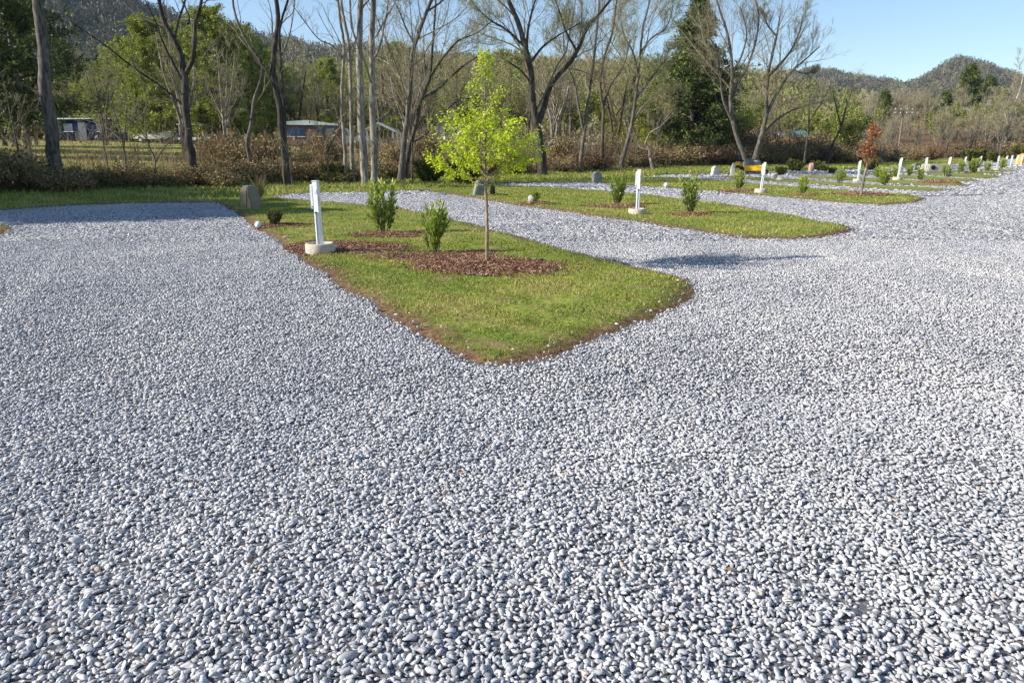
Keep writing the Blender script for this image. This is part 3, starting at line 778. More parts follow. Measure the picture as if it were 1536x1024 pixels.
# ------------------------------------------------------------------ yellow mower
def mower():
    t = empty('riding_mower', P3(1121, 261.5), 'yellow riding mower with black seat parked before the dark brush', 'mower')
    MB().box((.42, -.05, .40), (1.18, 1.0, .40), bev=.05).build('cutting_deck', M['yellow'], t)
    MB().box((.44, -.05, .15), (1.16, 1.04, .07), bev=.02).build('deck_skirt', M['black'], t)
    for x in (.15, .55): MB().cyl((x, -.35, .41), .10, .06).build('spindle_cover', M['brown_metal'], t)
    h = MB(); h.prism([(-.12, .60), (-.18, 1.0), (.66, .93), (.84, .60)], .66); bmesh.ops.bevel(h.b, geom=h.b.edges[:], offset=.03, segments=2, affect='EDGES')
    M['hood_grey'] = mat_plain('grey_hood_plastic', (.10, .12, .13), .5, 8, .2); hd = h.build('hood', M['hood_grey'], t)
    MB().box((.50, -.338, .86), (.24, .01, .05), rot=(0, .09, 0)).build('decal', M['white_paint'], hd)
    MB().box((-.62, 0, .55), (.46, .66, .5), bev=.06, taper=(.8, .95)).build('body', M['yellow'], t)
    st = MB().box((-.50, 0, .86), (.46, .5, .12), bev=.04); st = st.build('seat', M['black'], t)
    MB().box((-.68, 0, 1.08), (.12, .48, .46), rot=(0, -.2, 0), bev=.05).build('backrest', M['black'], st)
    MB().torus((.02, 0, 1.12), .20, .022, rot=(radians(60), 0, 0), sc=(1.25, 1, 1)).build('steering_wheel', M['brown_metal'], t)
    MB().cyl((.06, 0, .98), .02, .3, rot=(0, .3, 0)).build('steering_column', M['brown_metal'], t)
    for s in (-1, 1):
        w = MB().cyl((-.58, s * .46, .29), .29, .22, rot=(pi / 2, 0, 0), seg=28).build('rear_wheel', M['black'], t)
        MB().cyl((-.58, s * .575, .29), .14, .02, rot=(pi / 2, 0, 0)).build('rim', M['yellow'], w)
        w = MB().cyl((1.12, s * .36, .16), .16, .12, rot=(pi / 2, 0, 0), seg=22).build('front_wheel', M['black'], t)
        MB().cyl((1.12, s * .425, .16), .08, .012, rot=(pi / 2, 0, 0)).build('rim', M['yellow'], w)
        MB().box((1.0, s * .36, .36), (.30, .05, .05)).build('caster_arm', M['yellow'], t)
    t.rotation_euler = (0, 0, radians(-24)); t.scale = (.98, .98, .98)
mower()

# ------------------------------------------------------------------ young lime-green tree
def young_tree():
    r = np.random.default_rng(21)
    base = P3(730, 391); H = 2.98
    t = empty('young_tree', base, 'young tree with bright lime-green leaves in a mulch bed on the nearest lawn', 'tree')
    tp, tr = resample([(0, 0, -.05), (.01, .0, .6), (-.012, .01, 1.2), (.0, 0, 1.8), (.0, .02, 2.5), (.04, .0, H - .05)], [.028, .024, .020, .014, .009, .003], 26)
    g = Geo(); tubes(g, tp[None], tr[None], 10, .5, lump=.04, rng=r)
    g.build('trunk', M['bark_young'], t, smooth=True)
    # ascending limbs
    limbs = []; rad = []
    nb = 74
    for i in range(nb):
        u = i / (nb - 1); z = 1.04 + (H - 1.27) * u ** 1.15
        L_ = (.97 * (1 - u) ** 1.05 + .13) * r.uniform(.72, 1.08)
        if u > .45: L_ *= .85
        a = i * 2.4 + r.uniform(-.4, .4)
        el0 = radians(r.uniform(12, 40) + 22 * u)
        p = [np.array([0, 0, z])]; d = np.array([cos(a) * cos(el0), sin(a) * cos(el0), sin(el0)])
        for k in range(7):
            d = norm(d + r.normal(0, .08, 3) + np.array([0, 0, .03 if u < .3 else .07])); p.append(p[-1] + d * L_ / 7)
        limbs.append(np.array(p)); rad.append(np.linspace(.010 * (1 - u * .6), .002, 8))
    P = np.array(limbs); R = np.array(rad)
    g = Geo(); tubes(g, P, R, 5, r.uniform(.3, .8, nb))
    P2, R2 = spawn(P, R, 7, r, .2, 1, .42, (.5, 1.1), .12, 5, .5, .12, rmin=.0016)
    tubes(g, P2, R2, 3, r.uniform(.3, .8, len(P2)))
    # leaf sprays along the shoots
    def pts_on(P, k, tmin):
        m = P.shape[1]; B = len(P); b = np.repeat(np.arange(B), k); f = (tmin + (1 - tmin) * r.random(B * k)) * (m - 1)
        i = np.minimum(f.astype(int), m - 2); q = (f - i)[:, None]; return P[b, i] * (1 - q) + P[b, i + 1] * q
    C = np.concatenate([pts_on(P2, 60, .10), pts_on(P, 56, .15)])
    # clustered: denser low in the crown, sparse on top
    hz = (C[:, 2] - 1.1) / (H - 1.1)
    cl = vnoise(C[:, 0] * 6 + 3, C[:, 1] * 6 + C[:, 2] * 7, 1., 2.)
    keep = r.random(len(C)) < np.clip(1.35 - 2.4 * hz, .07, 1) * np.clip(.8 + .8 * cl, .12, 1)
    C = C[keep]; n = len(C)
    C = C + r.normal(0, .022, (n, 3))
    D = norm(C * np.array([1, 1, 0]) + 1e-4) * .6 + r.normal(0, .7, (n, 3)) + np.array([0, 0, -.35])
    var = np.clip(r.normal(.52, .2, n), 0, 1)
    leaves(g, C, r.uniform(.022, .056, n), r, var, 1, .5, D)
    g.build('crown', [M['twig'], M['maple']], t)
M['bark_young'] = mat_bark('young_bark', (.22, .165, .11), (.50, .40, .29), 3)
young_tree()

def sapling(px, py, H, W, m, label, trunkm='bark_pale', lean=0.05, z0=.42):
    r = np.random.default_rng(int(px)); base = P3(px, py)
    t = empty('sapling', base, label, 'tree')
    tp, tr = resample([(0, 0, -.1), (lean * .3, 0, H * .3), (lean * .8, 0, H * .6), (lean, 0, H)], [.055, .045, .03, .008], 14)
    g = Geo(); tubes(g, tp[None], tr[None], 7, .5); g.build('trunk', M[trunkm], t, smooth=True)
    P2, R2 = spawn(tp[None], tr[None], 34, r, z0, .98, .30, (.6, 1.2), .3, 6, .5, .1, rmin=.006)
    P2[:, :, :2] = tp[8, :2] + (P2[:, :, :2] - tp[8, :2]) * W
    g = Geo(); tubes(g, P2, R2, 3, .5)
    P3_, R3_ = spawn(P2, R2, 5, r, .2, 1, .4, (.4, 1), .2, 4, .5, rmin=.005); tubes(g, P3_, R3_, 3, .5)
    C = P3_.reshape(-1, 3); C = np.concatenate([C, C + r.normal(0, .06, C.shape)]); C = C[r.random(len(C)) < .55]; n = len(C)
    leaves(g, C + r.normal(0, .03, (n, 3)), r.uniform(.04, .10, n), r, np.clip(r.normal(.5, .25, n), 0, 1), 1, .6)
    g.build('crown', [M['twig'], M[m]], t)
sapling(1291, 290.5, 2.2, .85, 'rust', 'thin pale sapling with rust-orange leaves in a mulch mound', lean=.2)

# ------------------------------------------------------------------ shrubs
def make_shrub(loc, h, w, label, mat='laurel', seed=1, stems=9, leaf=.10, nl=34, cat='shrub', name='shrub', spread=1.0, leafasp=.3, group=None, var0=0.0):
    r = np.random.default_rng(seed)
    t = empty(name, loc, label, cat, group)
    Ps = []
    for i in range(stems):
        a = r.uniform(0, 2 * pi); rr = math.sqrt(r.random()) * .5
        hh = h * r.uniform(.6, .98) * (1 - .25 * rr * rr)
        bx, by = cos(a) * .05 * w, sin(a) * .05 * w
        tx, ty = cos(a) * rr * w * spread * .85, sin(a) * rr * w * spread * .85
        p = [np.array([bx + (tx - bx) * u ** .6, by + (ty - by) * u ** .6, -.03 + hh * u]) + np.append(r.normal(0, .02 * w, 2), 0) * (u > 0) for u in np.linspace(0, 1, 8)]
        Ps.append(p)
    P = np.array(Ps); R = np.tile(np.linspace(.008, .003, 8) * (h ** .5), (stems, 1))
    P2, R2 = spawn(P, R, 6, r, .12, .9, .34, (.4, .95), .35, 5, .6, .08, rmin=.003)
    g = Geo(); tubes(g, P, R, 5, .4); tubes(g, P2, R2, 4, .4)
    g.build('stems', M['bark_brown'], t)
    A = np.concatenate([P[:, [0, 1, 2, 3, 4, 5, 6, 7]].reshape(-1, 3)[:0]] + [P2.reshape(-1, 3)])
    def pon(P, k, lo=.05):
        m = P.shape[1]; B = len(P); b = np.repeat(np.arange(B), k); f = (lo + (1 - lo) * r.random(B * k)) * (m - 1)
        i = np.minimum(f.astype(int), m - 2); q = (f - i)[:, None]
        return P[b, i] * (1 - q) + P[b, i + 1] * q, norm(P[b, i + 1] - P[b, i])
    C1, T1_ = pon(P, nl, .12); C2, T2_ = pon(P2, max(3, nl // 4))
    C = np.concatenate([C1, C2]); T = np.concatenate([T1_, T2_]); n = len(C)
    q = r.standard_normal((n, 3)); q -= (q * T).sum(1, keepdims=True) * T; q = norm(q)
    D = norm(T * .9 + q * .75 + np.array([0, 0, .15]))
    s = leaf * r.uniform(.6, 1.15, n)
    # folded pointed leaf: two halves on a midrib
    side = norm(np.cross(D, q)); up = norm(np.cross(side, D)); w_ = (s * leafasp * .5)[:, None]; s_ = s[:, None]
    a = C; m1 = C + D * s_ * .45 - up * s_ * .03; b = C + D * s_ + (-up) * s_ * .12
    l = C + D * s_ * .45 + side * w_ + up * w_ * .45; rgt = C + D * s_ * .45 - side * w_ + up * w_ * .45
    V = np.stack([a, l, b, rgt, m1], 1).reshape(-1, 3); i = (np.arange(n) * 5)[:, None]
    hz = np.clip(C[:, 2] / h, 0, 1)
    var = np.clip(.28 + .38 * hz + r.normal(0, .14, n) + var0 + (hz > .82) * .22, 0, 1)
    g = Geo(); g.add(V, i + np.array([0, 1, 4]), np.repeat(var, 5))
    for f in ((1, 2, 4), (4, 2, 3), (0, 4, 3)): g.T.append(i + np.array(f)); g.tm.append(np.zeros(n, int))
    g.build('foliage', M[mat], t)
    return t
make_shrub(P3(577, 349), 1.05, .66, 'tall upright laurel with pale new shoots, left of the two on the nearest lawn', seed=4, stems=11, leaf=.135, nl=30)
make_shrub(P3(651, 380), .90, .52, 'upright laurel with one bare side shoot, nearest the young tree', seed=9, stems=10, leaf=.12, nl=30)
make_shrub(P3(411, 337), .36, .46, 'small rounded olive shrub on the nearest lawn', 'boxwood', 5, 26, .05, 26, spread=1.0, leafasp=.5)
make_shrub(P3(804, 304.5), .42, .28, 'small upright shrub on the second lawn, white stone at its foot', seed=6, stems=12, leaf=.09, nl=20)
make_shrub(P3(925, 307), 1.0, .68, 'leafy shrub with a red tipped crown left of the second white post', 'laurel_red', 7, 16, .10, 28)
make_shrub(P3(1037, 320), 1.12, .60, 'tall shrub with one orange shoot right of the second white post', 'laurel_red', 8, 15, .10, 30)
sh = make_shrub(P3(1107, 285), .82, .55, 'yellow-green shrub in front of the yellow mower', 'laurel', 12, 14, .11, 26, var0=.08)
shrub_spots = [
 (1203, 291.5, .88, 'loose green shrub alone on the third lawn'), (1259, 274.5, 1.05, 'bright shrub on the far lawn left of the rust-leaved sapling'),
 (1327, 278, 1.05, 'broad round shrub right of the rust-leaved sapling'), (1316, 267, .95, 'darker shrub behind the broad round one near the sapling'),
 (1363, 263.5, .85, 'small round shrub between two white posts beyond the sapling'), (1379, 271, 1.05, 'leaning green shrub in front of a white post beyond the sapling'),
 (1419, 265.5, 1.0, 'left one of the leaning green shrubs about the far post'), (1441, 260, 1.25, 'slanting green shrub before the far post'),
 (1460, 259, 1.3, 'upright hedge-like shrub in the far row'), (1481, 256.5, 1.0, 'small green shrub behind the far leaning posts'),
 (1503, 254, 1.2, 'green shrub among the farthest posts'), (1292, 262, .55, 'dark low shrub before the mower row of pads')]
sh2 = make_shrub(P3(1341, 266.5), .75, .62, 'open leafy shrub near the leaning post right of the sapling', 'laurel', 77, 9, .13, 18, var0=.04)
for i, (px, py, s, lab) in enumerate(shrub_spots):
    copy_thing((sh, sh2)[i % 2], P3(px, py), i * 1.3, (s * (1.25 if i in (2, 3, 9, 11) else .95), s * 1.1, s), lab)
sb = make_shrub(P3(1171, 263.5), .62, .9, 'round dark green shrub behind the cream boulder', 'boxwood', 31, 30, .09, 40, leafasp=.5)
for px, py, s, lab in ((1193, 257.5, 1.5, 'dark rounded bush on the far verge left of the pink stone'), (1227, 256.5, 1.3, 'arching dark bush right of the pink stone'),
                       (1248, 261, .7, 'low dark shrub on the thin far lawn'), (1236, 257.5, .9, 'small ochre shrub right of the pink stone'),
                       (1306, 256, 1.6, 'dark bush behind the sapling'), (503, 268, 1.7, 'low green bush where the verge meets the brush, behind the nearest post'),
                       (645, 274, 1.9, 'dark green bush at the brush edge left of the young tree'), (697, 277, 2.0, 'dark leafy bush behind the young tree crown'),
                       (1455, 243.5, 2.6, 'dark round bush at the foot of the right-hand slope'), (1472, 243, 2.8, 'dark green bush on the far grass of the slope'), (1490, 243.5, 2.2, 'red-brown bush on the far grass'),
                       (1536, 244, 3.6, 'bush at the right edge by the orange tarp')):
    copy_thing(sb, P3(px, py), px * .7, s, lab)
# dried ornamental grass clump
r = np.random.default_rng(3); n = 150; a = r.uniform(0, 2 * pi, n); u = np.linspace(0, 1, 6)
sp = r.uniform(.05, .42, n)[:, None]; hh = r.uniform(.35, .85, n)[:, None]
P = np.stack([np.cos(a)[:, None] * sp * u ** 1.6, np.sin(a)[:, None] * sp * u ** 1.6, hh * u - .05], -1)
g_ = Geo(); tubes(g_, P, np.tile(np.linspace(.008, .003, 6), (n, 1)), 3, r.random(n)); o = g_.build('ornamental_grass', M['straw']); o.location = P3(391, 298)
tag(o, 'dry fan of tan ornamental grass behind the tan utility box', 'grass clump')
def clump(px, py, s, lab, dz=0):
    k = o.copy(); COL.objects.link(k); c = P3(px, py); k.location = (c[0], c[1], c[2] + dz); k.scale = (s * 1.2, s * 1.2, s); k['label'] = lab; return k

# ------------------------------------------------------------------ bare trees
def build_tree(name, base, limbs, label, cat='tree', seed=1, bark='bark', twig='twig', bud=None, nb=(9, 7, 6, 4), lf=(.55, .5, .5, .5), budn=1, budk=.55, buds=.07, up=.22, group=None, sides=9, twigr=.006, t0=.35, wig=.13, lvl=4):
    """limbs: list of (points(world), radii).  trunk = limbs, crown = everything finer."""
    r = np.random.default_rng(seed); t = empty(name, base, label, cat, group); base = np.array(base)
    Ls = []; Rs = []; nn = 14
    g = Geo()
    for j, (p, ra) in enumerate(limbs):
        p, ra = resample(np.asarray(p, float) - base, ra, nn * 2 if j == 0 else nn + 4)
        p[1:-1] += r.normal(0, 1, (len(p) - 2, 3)) * ra[1:-1, None] * .10
        tubes(g, p[None], ra[None], sides, .5, lump=.05, rng=r)
        p2, r2 = resample(p, ra, nn); Ls.append(p2); Rs.append(r2)
    g.build('trunk', M[bark], t, smooth=True)
    P, R = np.array(Ls), np.array(Rs)
    g = Geo()
    P1, R1 = spawn(P, R, nb[0], r, t0, 1, lf[0], (.45, 1.0), up, 8, .34, wig, rmin=twigr * 1.6)
    lmax = np.linalg.norm(np.diff(P1, axis=1), axis=2).sum(1)
    tubes(g, P1, R1, 5, r.uniform(.1, .5, len(P1)))
    P2, R2 = spawn(P1, R1, nb[1], r, .2, 1, lf[1], (.4, 1.0), up, 6, .46, wig * 1.1, rmin=twigr * 1.15)
    tubes(g, P2, R2, 4, r.uniform(.2, .8, len(P2)))
    P3_, R3_ = spawn(P2, R2, nb[2], r, .15, 1, lf[2], (.35, 1.0), up * .8, 5, .6, wig * 1.1, rmin=twigr)
    tubes(g, P3_, R3_, 3, r.uniform(.3, 1, len(P3_)))
    last = P3_
    if lvl >= 4 and nb[3]:
        P4, R4 = spawn(P3_, R3_, nb[3], r, .15, 1, lf[3], (.3, .9), up * .6, 4, .7, wig, rmin=twigr * .8)
        tubes(g, P4, R4, 3, r.uniform(.4, 1, len(P4))); last = P4
    mats = [M[twig]]
    if bud:
        C = np.repeat(last[:, -2:].reshape(-1, 3), budn, axis=0); C = C[r.random(len(C)) < budk]; n = len(C)
        C = C + r.normal(0, buds * 1.2, (n, 3))
        leaves(g, C, r.uniform(.6, 1.3, n) * buds, r, r.random(n), 1, .6); mats.append(M[bud])
    g.build('crown', mats, t)
    return t
def limb(Y, pts, r0, r1, seed=0, dep=.6, y0=None):
    """pixel trace at depth Y, wandering in depth"""
    r = random.Random(seed * 7 + len(pts)); out = []; dy = 0; sl = r.uniform(-dep, dep)
    n = len(pts)
    for i, (x, y) in enumerate(pts):
        out.append(at(x, y, Y + sl * i)); 
    k = Y / FPX
    return np.array(out), np.linspace(r0 * k, r1 * k, n) ** 1.0
def hero(label, Y, traces, seed, **kw):
    limbs = []
    for j, tr in enumerate(traces):
        pts, r0, r1 = tr
        limbs.append(limb(Y, pts, r0 * .70, r1 * .66, seed + j, 0 if j == 0 else .5))
    # root on the ground
    p, ra = limbs[0]; gx, gy = p[0][0], p[0][1]
    z = float(tz(gx, gy)); base = np.array([gx, gy, z])
    p0 = np.array([[gx, gy, z - .25]]); keep = p[:, 2] > z + .5
    limbs[0] = (np.concatenate([p0, p[keep]]), np.r_[ra[0] * 1.35, ra[keep]])
    for j in range(1, len(limbs)):           # a second trunk that also starts at the ground
        p, ra = limbs[j]
        if p[0][2] < z + .8:
            q = p[0].copy(); q[2] = z - .25; kk = p[:, 2] > z + .5
            limbs[j] = (np.concatenate([q[None], p[kk]]), np.r_[ra[0] * 1.2, ra[kk]])
    return build_tree('bare_tree', base, limbs, label, seed=seed, **kw)
D = dict
hero('thick grey trunk at the far left, forking above the picture', 29.5, [
  ([(84,262),(78,200),(72,150),(66,100),(63,50),(57,0),(50,-60),(40,-200)], 13.5, 9),
  ([(58,5),(72,-30),(90,-80),(110,-160)], 8, 4), ([(55,0),(30,-25),(-10,-60),(-60,-120)], 7, 3)], 11, bark='bark', nb=(6, 5, 4, 2), twigr=.0042, t0=.6)
hero('dark trunk forking into a Y at mid height, second from the left', 33, [
  ([(290,250),(283,205),(278,150),(277,112),(272,85),(258,55),(245,30),(238,0),(230,-60),(225,-150)], 8.5, 2.5),
  ([(277,112),(288,92),(292,60),(293,35),(300,10),(308,-30),(320,-120)], 5.2, 2),
  ([(262,62),(266,35),(275,10),(285,-30),(290,-90)], 3.2, 1.3),
  ([(250,40),(225,32),(205,22),(190,8),(180,-10)], 2.4, .9),
  ([(282,36),(284,30),(275,5),(262,-20)], 2.4, 1.2)], 12, bark='bark_dark', twig='twig_dark', nb=(6, 5, 4, 2), twigr=.0042, lf=(.42, .55, .55, .5), t0=.25)
hero('thin crooked tree bending left above its midpoint, between the Y-shaped tree and the twin stems', 35, [
  ([(375,243),(371,215),(378,180),(381,150),(392,120),(393,95),(380,78),(366,55),(352,20),(348,-20),(340,-80)], 4.6, 1.6),
  ([(392,110),(405,98),(420,85),(432,60),(440,20),(445,-30)], 2.4, 1)], 13, bark='bark', nb=(6, 5, 4, 2), twigr=.0042, lf=(.4, .5, .5, .5), t0=.2)
hero('twin-stemmed dark tree standing left of the brown trailer', 34, [
  ([(430,258),(424,210),(418,150),(409,110),(412,70),(417,30),(412,-20),(405,-120)], 7.5, 3.5),
  ([(430,258),(428,200),(424,140),(421,90),(420,40),(432,0),(440,-60)], 3.8, 1.8)], 14, bark='bark_dark', nb=(6, 5, 4, 2), twigr=.0042, lf=(.35, .5, .5, .5), t0=.35)
hero('slender pale stem leftmost of the cluster of straight trunks', 36, [
  ([(518,240),(514,180),(513,120),(516,70),(510,30),(505,-20),(500,-120)], 4, 2), ([(514,90),(500,70),(480,60),(455,30),(440,10)], 1.8, .7)], 15, bark='bark_pale', nb=(6, 5, 4, 2), twigr=.0042, t0=.4, lf=(.4,.5,.5,.5))
hero('slender leaning stem second in the cluster of straight trunks', 36.5, [
  ([(528,240),(527,170),(525,110),(522,60),(514,20),(510,-40),(512,-120)], 4.6, 2)], 16, bark='bark_pale', nb=(6, 5, 4, 2), twigr=.0042, t0=.4, lf=(.3,.5,.5,.5))
hero('stout pale straight trunk in the middle of the cluster', 35, [
  ([(547,248),(542,190),(540,130),(539,60),(541,0),(543,-80),(545,-200)], 8, 5)], 17, bark='bark_pale', nb=(6, 5, 4, 2), twigr=.0042, t0=.45, lf=(.3,.5,.5,.5))
hero('half dark straight trunk rightmost of the cluster', 35.5, [
  ([(562,250),(559,190),(558,130),(558,60),(560,0),(562,-80),(560,-200)], 7.2, 4.5),
  ([(560,90),(570,70),(575,45),(580,20),(583,-20)], 2.2, 1.2), ([(558,185),(570,178),(590,175)], 1.8, .8)], 18, bark='bark_pale', nb=(6, 5, 4, 2), twigr=.0042, t0=.3, lf=(.35,.5,.5,.5))
hero('bare tree with a single pale stem sweeping up to the right, right of the cluster', 38, [
  ([(600,262),(606,215),(612,165),(617,110),(620,75),(630,45),(641,15),(655,-20),(665,-80)], 6.2, 2.5),
  ([(622,68),(610,45),(600,20),(585,-10)], 2.2, 1), ([(640,18),(655,8),(675,-10),(690,-40)], 2.2, 1)], 19, bark='bark', nb=(11, 5, 5, 3), bud='bud_pale', buds=.05, t0=.3, lf=(.56, .6, .6, .55))
hero('dark leaning tree with long limbs reaching right, behind the young tree', 39, [
  ([(603,258),(615,220),(624,185),(632,150),(645,115),(648,80),(652,30),(655,-20)], 5.5, 1.5),
  ([(633,148),(655,135),(680,112),(705,92),(735,75)], 3.8, 1),
  ([(618,215),(640,200),(665,170),(690,150),(715,148)], 2.8, .9),
  ([(645,115),(662,90),(690,60),(715,50),(740,30)], 2.4, .8)], 20, bark='bark_dark', twig='twig', nb=(12, 6, 6, 3), bud='bud', buds=.05, lf=(.56, .6, .6, .55), t0=.2)
hero('big dark double-limbed tree rising right of the young tree', 46, [
  ([(816,262),(812,225),(805,185),(798,140),(795,100),(786,65),(775,30),(763,0),(755,-60),(750,-120)], 8.5, 3),
  ([(806,190),(816,160),(828,125),(848,102),(866,78),(876,50),(895,25),(920,-5),(940,-40)], 6.5, 1.8),
  ([(797,125),(780,105),(765,95),(750,85)], 2.4, .9), ([(795,95),(815,70),(835,55),(870,35)], 2.8, 1.),
  ([(788,72),(760,45),(735,30),(712,8),(700,-10)], 2.6, 1.), ([(790,78),(793,40),(800,10),(815,-40)], 3, 1.3),
  ([(866,78),(850,50),(840,20),(825,-20)], 2.6, 1.1)], 22, bark='bark_dark', twig='twig', bud='bud', nb=(13, 7, 6, 4), lf=(.56, .6, .6, .55), t0=.25, buds=.06)
hero('slim tree with parallel stems just right of the double-limbed tree', 50, [
  ([(872,232),(878,190),(882,150),(888,110),(893,70),(897,30),(900,-30)], 4, 1.5),
  ([(876,200),(868,160),(860,120),(848,90),(845,50)], 2.8, 1)], 23, bark='bark', bud='bud', nb=(13, 7, 6, 4), lf=(.56, .6, .6, .55), buds=.06)
hero('slender brown tree leaning left in the middle of the wood edge', 54, [
  ([(903,235),(904,200),(905,165),(900,130),(905,90),(918,50),(925,0),(930,-60)], 4, 1.5),
  ([(905,160),(915,130),(935,100),(945,60)], 2.6, 1)], 24, bark='bark_brown', bud='bud', nb=(13, 7, 6, 4), lf=(.56, .6, .6, .55), buds=.06)
hero('forked tree left of the dark pine with a slanting trunk', 58, [
  ([(930,252),(940,215),(948,185),(953,150),(957,115),(960,80),(965,40),(975,0),(985,-60)], 4.6, 1.4),
  ([(948,185),(965,160),(985,145),(1010,150)], 2.2, .8), ([(953,150),(975,120),(990,100),(1010,80)], 2.2, .8),
  ([(957,115),(950,80),(935,50),(930,10)], 2.4, 1), ([(960,80),(975,60),(1000,40),(1010,10)], 2.2, .9)], 25, bark='bark', bud='bud', nb=(13, 7, 6, 4), lf=(.56, .6, .6, .55), buds=.07)
hero('short crooked pale stump-like tree with splayed roots left of the dark pine', 57, [
  ([(982,252),(975,235),(973,222),(968,215)], 3, 2.2), ([(973,225),(962,222),(955,210),(945,200)], 1.8, .8), ([(968,215),(975,200),(990,190),(1010,170)], 1.8, .7)], 26, bark='bark_pale', nb=(6, 5, 4, 2))
hero('spreading pale-budded tree right of the dark pine, reaching the top edge', 66, [
  ([(1118,240),(1108,212),(1100,185),(1096,150),(1098,110),(1095,70),(1088,40),(1078,10),(1070,-20)], 5.2, 1.4),
  ([(1100,185),(1085,150),(1080,110),(1075,80),(1062,50)], 3, 1.1),
  ([(1096,150),(1110,120),(1125,90),(1135,55),(1138,20),(1130,-10)], 3, 1.1),
  ([(1098,110),(1112,85),(1120,50),(1110,10)], 2.4, 1)], 27, bark='bark', twig='twig', bud='bud_pale', nb=(13, 8, 6, 3), lf=(.56, .6, .6, .55), buds=.05)
hero('wide crowned pale-budded tree whose crown hangs over open sky on the right', 68, [
  ([(1130,242),(1140,210),(1148,180),(1150,150),(1152,115),(1158,85),(1165,55),(1170,25)], 5.5, 1.3),
  ([(1148,178),(1160,150),(1172,130),(1190,105),(1210,88),(1230,70)], 3.6, 1.1),
  ([(1152,115),(1172,95),(1190,70),(1200,45),(1205,22)], 2.8, 1),
  ([(1142,205),(1165,180),(1190,165),(1215,158),(1240,150)], 2.6, .9),
  ([(1165,55),(1150,35),(1145,15)], 2, .9), ([(1190,105),(1205,110),(1225,108)], 1.8, .8)], 28, bark='bark', twig='twig', bud='bud_pale', nb=(13, 8, 6, 3), lf=(.56, .6, .6, .55), buds=.05)
hero('thin dark trunk with a low fork behind the pink stone', 70, [
  ([(1207,243),(1210,215),(1213,185),(1214,160),(1217,140)], 2.8, .8),
  ([(1213,185),(1225,165),(1235,150),(1245,130)], 1.8, .7)], 29, bark='bark_dark', nb=(4, 3, 2, 0), lvl=3, lf=(.4, .6, .7, .6), t0=.3, buds=.08)
hero('leaning thin trunk before the round olive tree', 76, [
  ([(1240,240),(1250,215),(1262,190),(1268,165),(1275,145),(1280,120)], 2.6, .9), ([(1262,190),(1255,165),(1250,140)], 1.6, .7)], 30, bark='bark_dark', bud='bud', nb=(6, 5, 4, 2), lf=(.4, .6, .7, .6), t0=.3, buds=.08)
M['bark_white'] = mat_bark('white_bark', (.30, .28, .25), (.62, .58, .52))
hero('white-barked forked tree on the right-hand slope', 128, [
  ([(1504,222),(1509,205),(1512,190),(1517,172),(1522,155),(1530,135),(1536,110)], 2.6, .8),
  ([(1512,192),(1508,172),(1502,155),(1496,140)], 1.8, .7), ([(1512,188),(1530,175),(1545,165)], 1.2, .6), ([(1509,182),(1495,184),(1482,186)], 1., .5)], 33, bark='bark_white', twig='twig', bud='bud_pale', nb=(9, 7, 6, 4), lf=(.5,.5,.5,.5), buds=.12, twigr=.02)
# small pale understorey trees in front of the left meadow
small = [
 ('small bare sapling tree at the left edge before the thick trunk', 30.5, [([(30,240),(25,215),(20,190),(14,165),(10,135)], 2.2, .8), ([(20,190),(35,175),(55,160),(62,140)], 1.4, .6), ([(19,188),(5,170),(-10,150)], 1.3, .5)]),
 ('pale thin many-limbed small tree before the blue building', 31.5, [([(190,255),(186,225),(180,195),(172,170),(160,150),(145,140)], 1.9, .7), ([(184,212),(165,195),(145,185),(125,180)], 1.2, .5), ([(186,220),(188,190),(190,160),(188,140)], 1.4, .5), ([(182,205),(200,180),(205,160)], 1.1, .5)]),
 ('V-stemmed pale small tree between the blue building and the Y-shaped tree', 31, [([(232,256),(233,240),(226,225),(220,205),(218,175),(220,150),(215,125)], 1.9, .7), ([(233,244),(242,228),(255,212),(268,195)], 1.6, .6), ([(222,212),(205,190),(185,172),(150,150)], 1.2, .5)]),
 ('leaning brown sapling in front of the brown trailer', 34, [([(492,240),(494,222),(503,205),(510,190),(505,170),(500,150)], 1.9, .7), ([(510,190),(495,170),(480,160),(465,150)], 1.1, .5), ([(494,225),(485,205),(476,185)], 1.2, .5)]),
 ('upright thin sapling right of the leaning pale stem', 36, [([(618,255),(618,215),(616,180),(612,150),(608,120)], 1.3, .6), ([(618,220),(630,200),(640,190)], .9, .5)]),
 ('two-stemmed thin sapling behind the young tree', 37, [([(655,250),(652,215),(646,185),(645,140)], 1.2, .5), ([(652,215),(660,190),(672,165)], .9, .4)]),
 ('small dark sapling before the left meadow', 31, [([(160,240),(157,225),(154,210),(150,195),(140,175)], 1.4, .6), ([(155,212),(165,198),(172,180)], .9, .4)]),
 ('low branching dark sapling right of the twin stems', 33.5, [([(437,258),(436,240),(442,225),(450,215)], 1.4, .6), ([(436,240),(430,225),(425,215)], 1., .5)]),
]
for i, (lab, Y, tr) in enumerate(small):
    hero(lab, Y, tr, 50 + i, bark='bark', twig='twig', nb=(5, 4, 4, 2), lf=(.6, .55, .5, .5), t0=.25, twigr=.005, up=.12, sides=6, group='small bare trees in the brush')

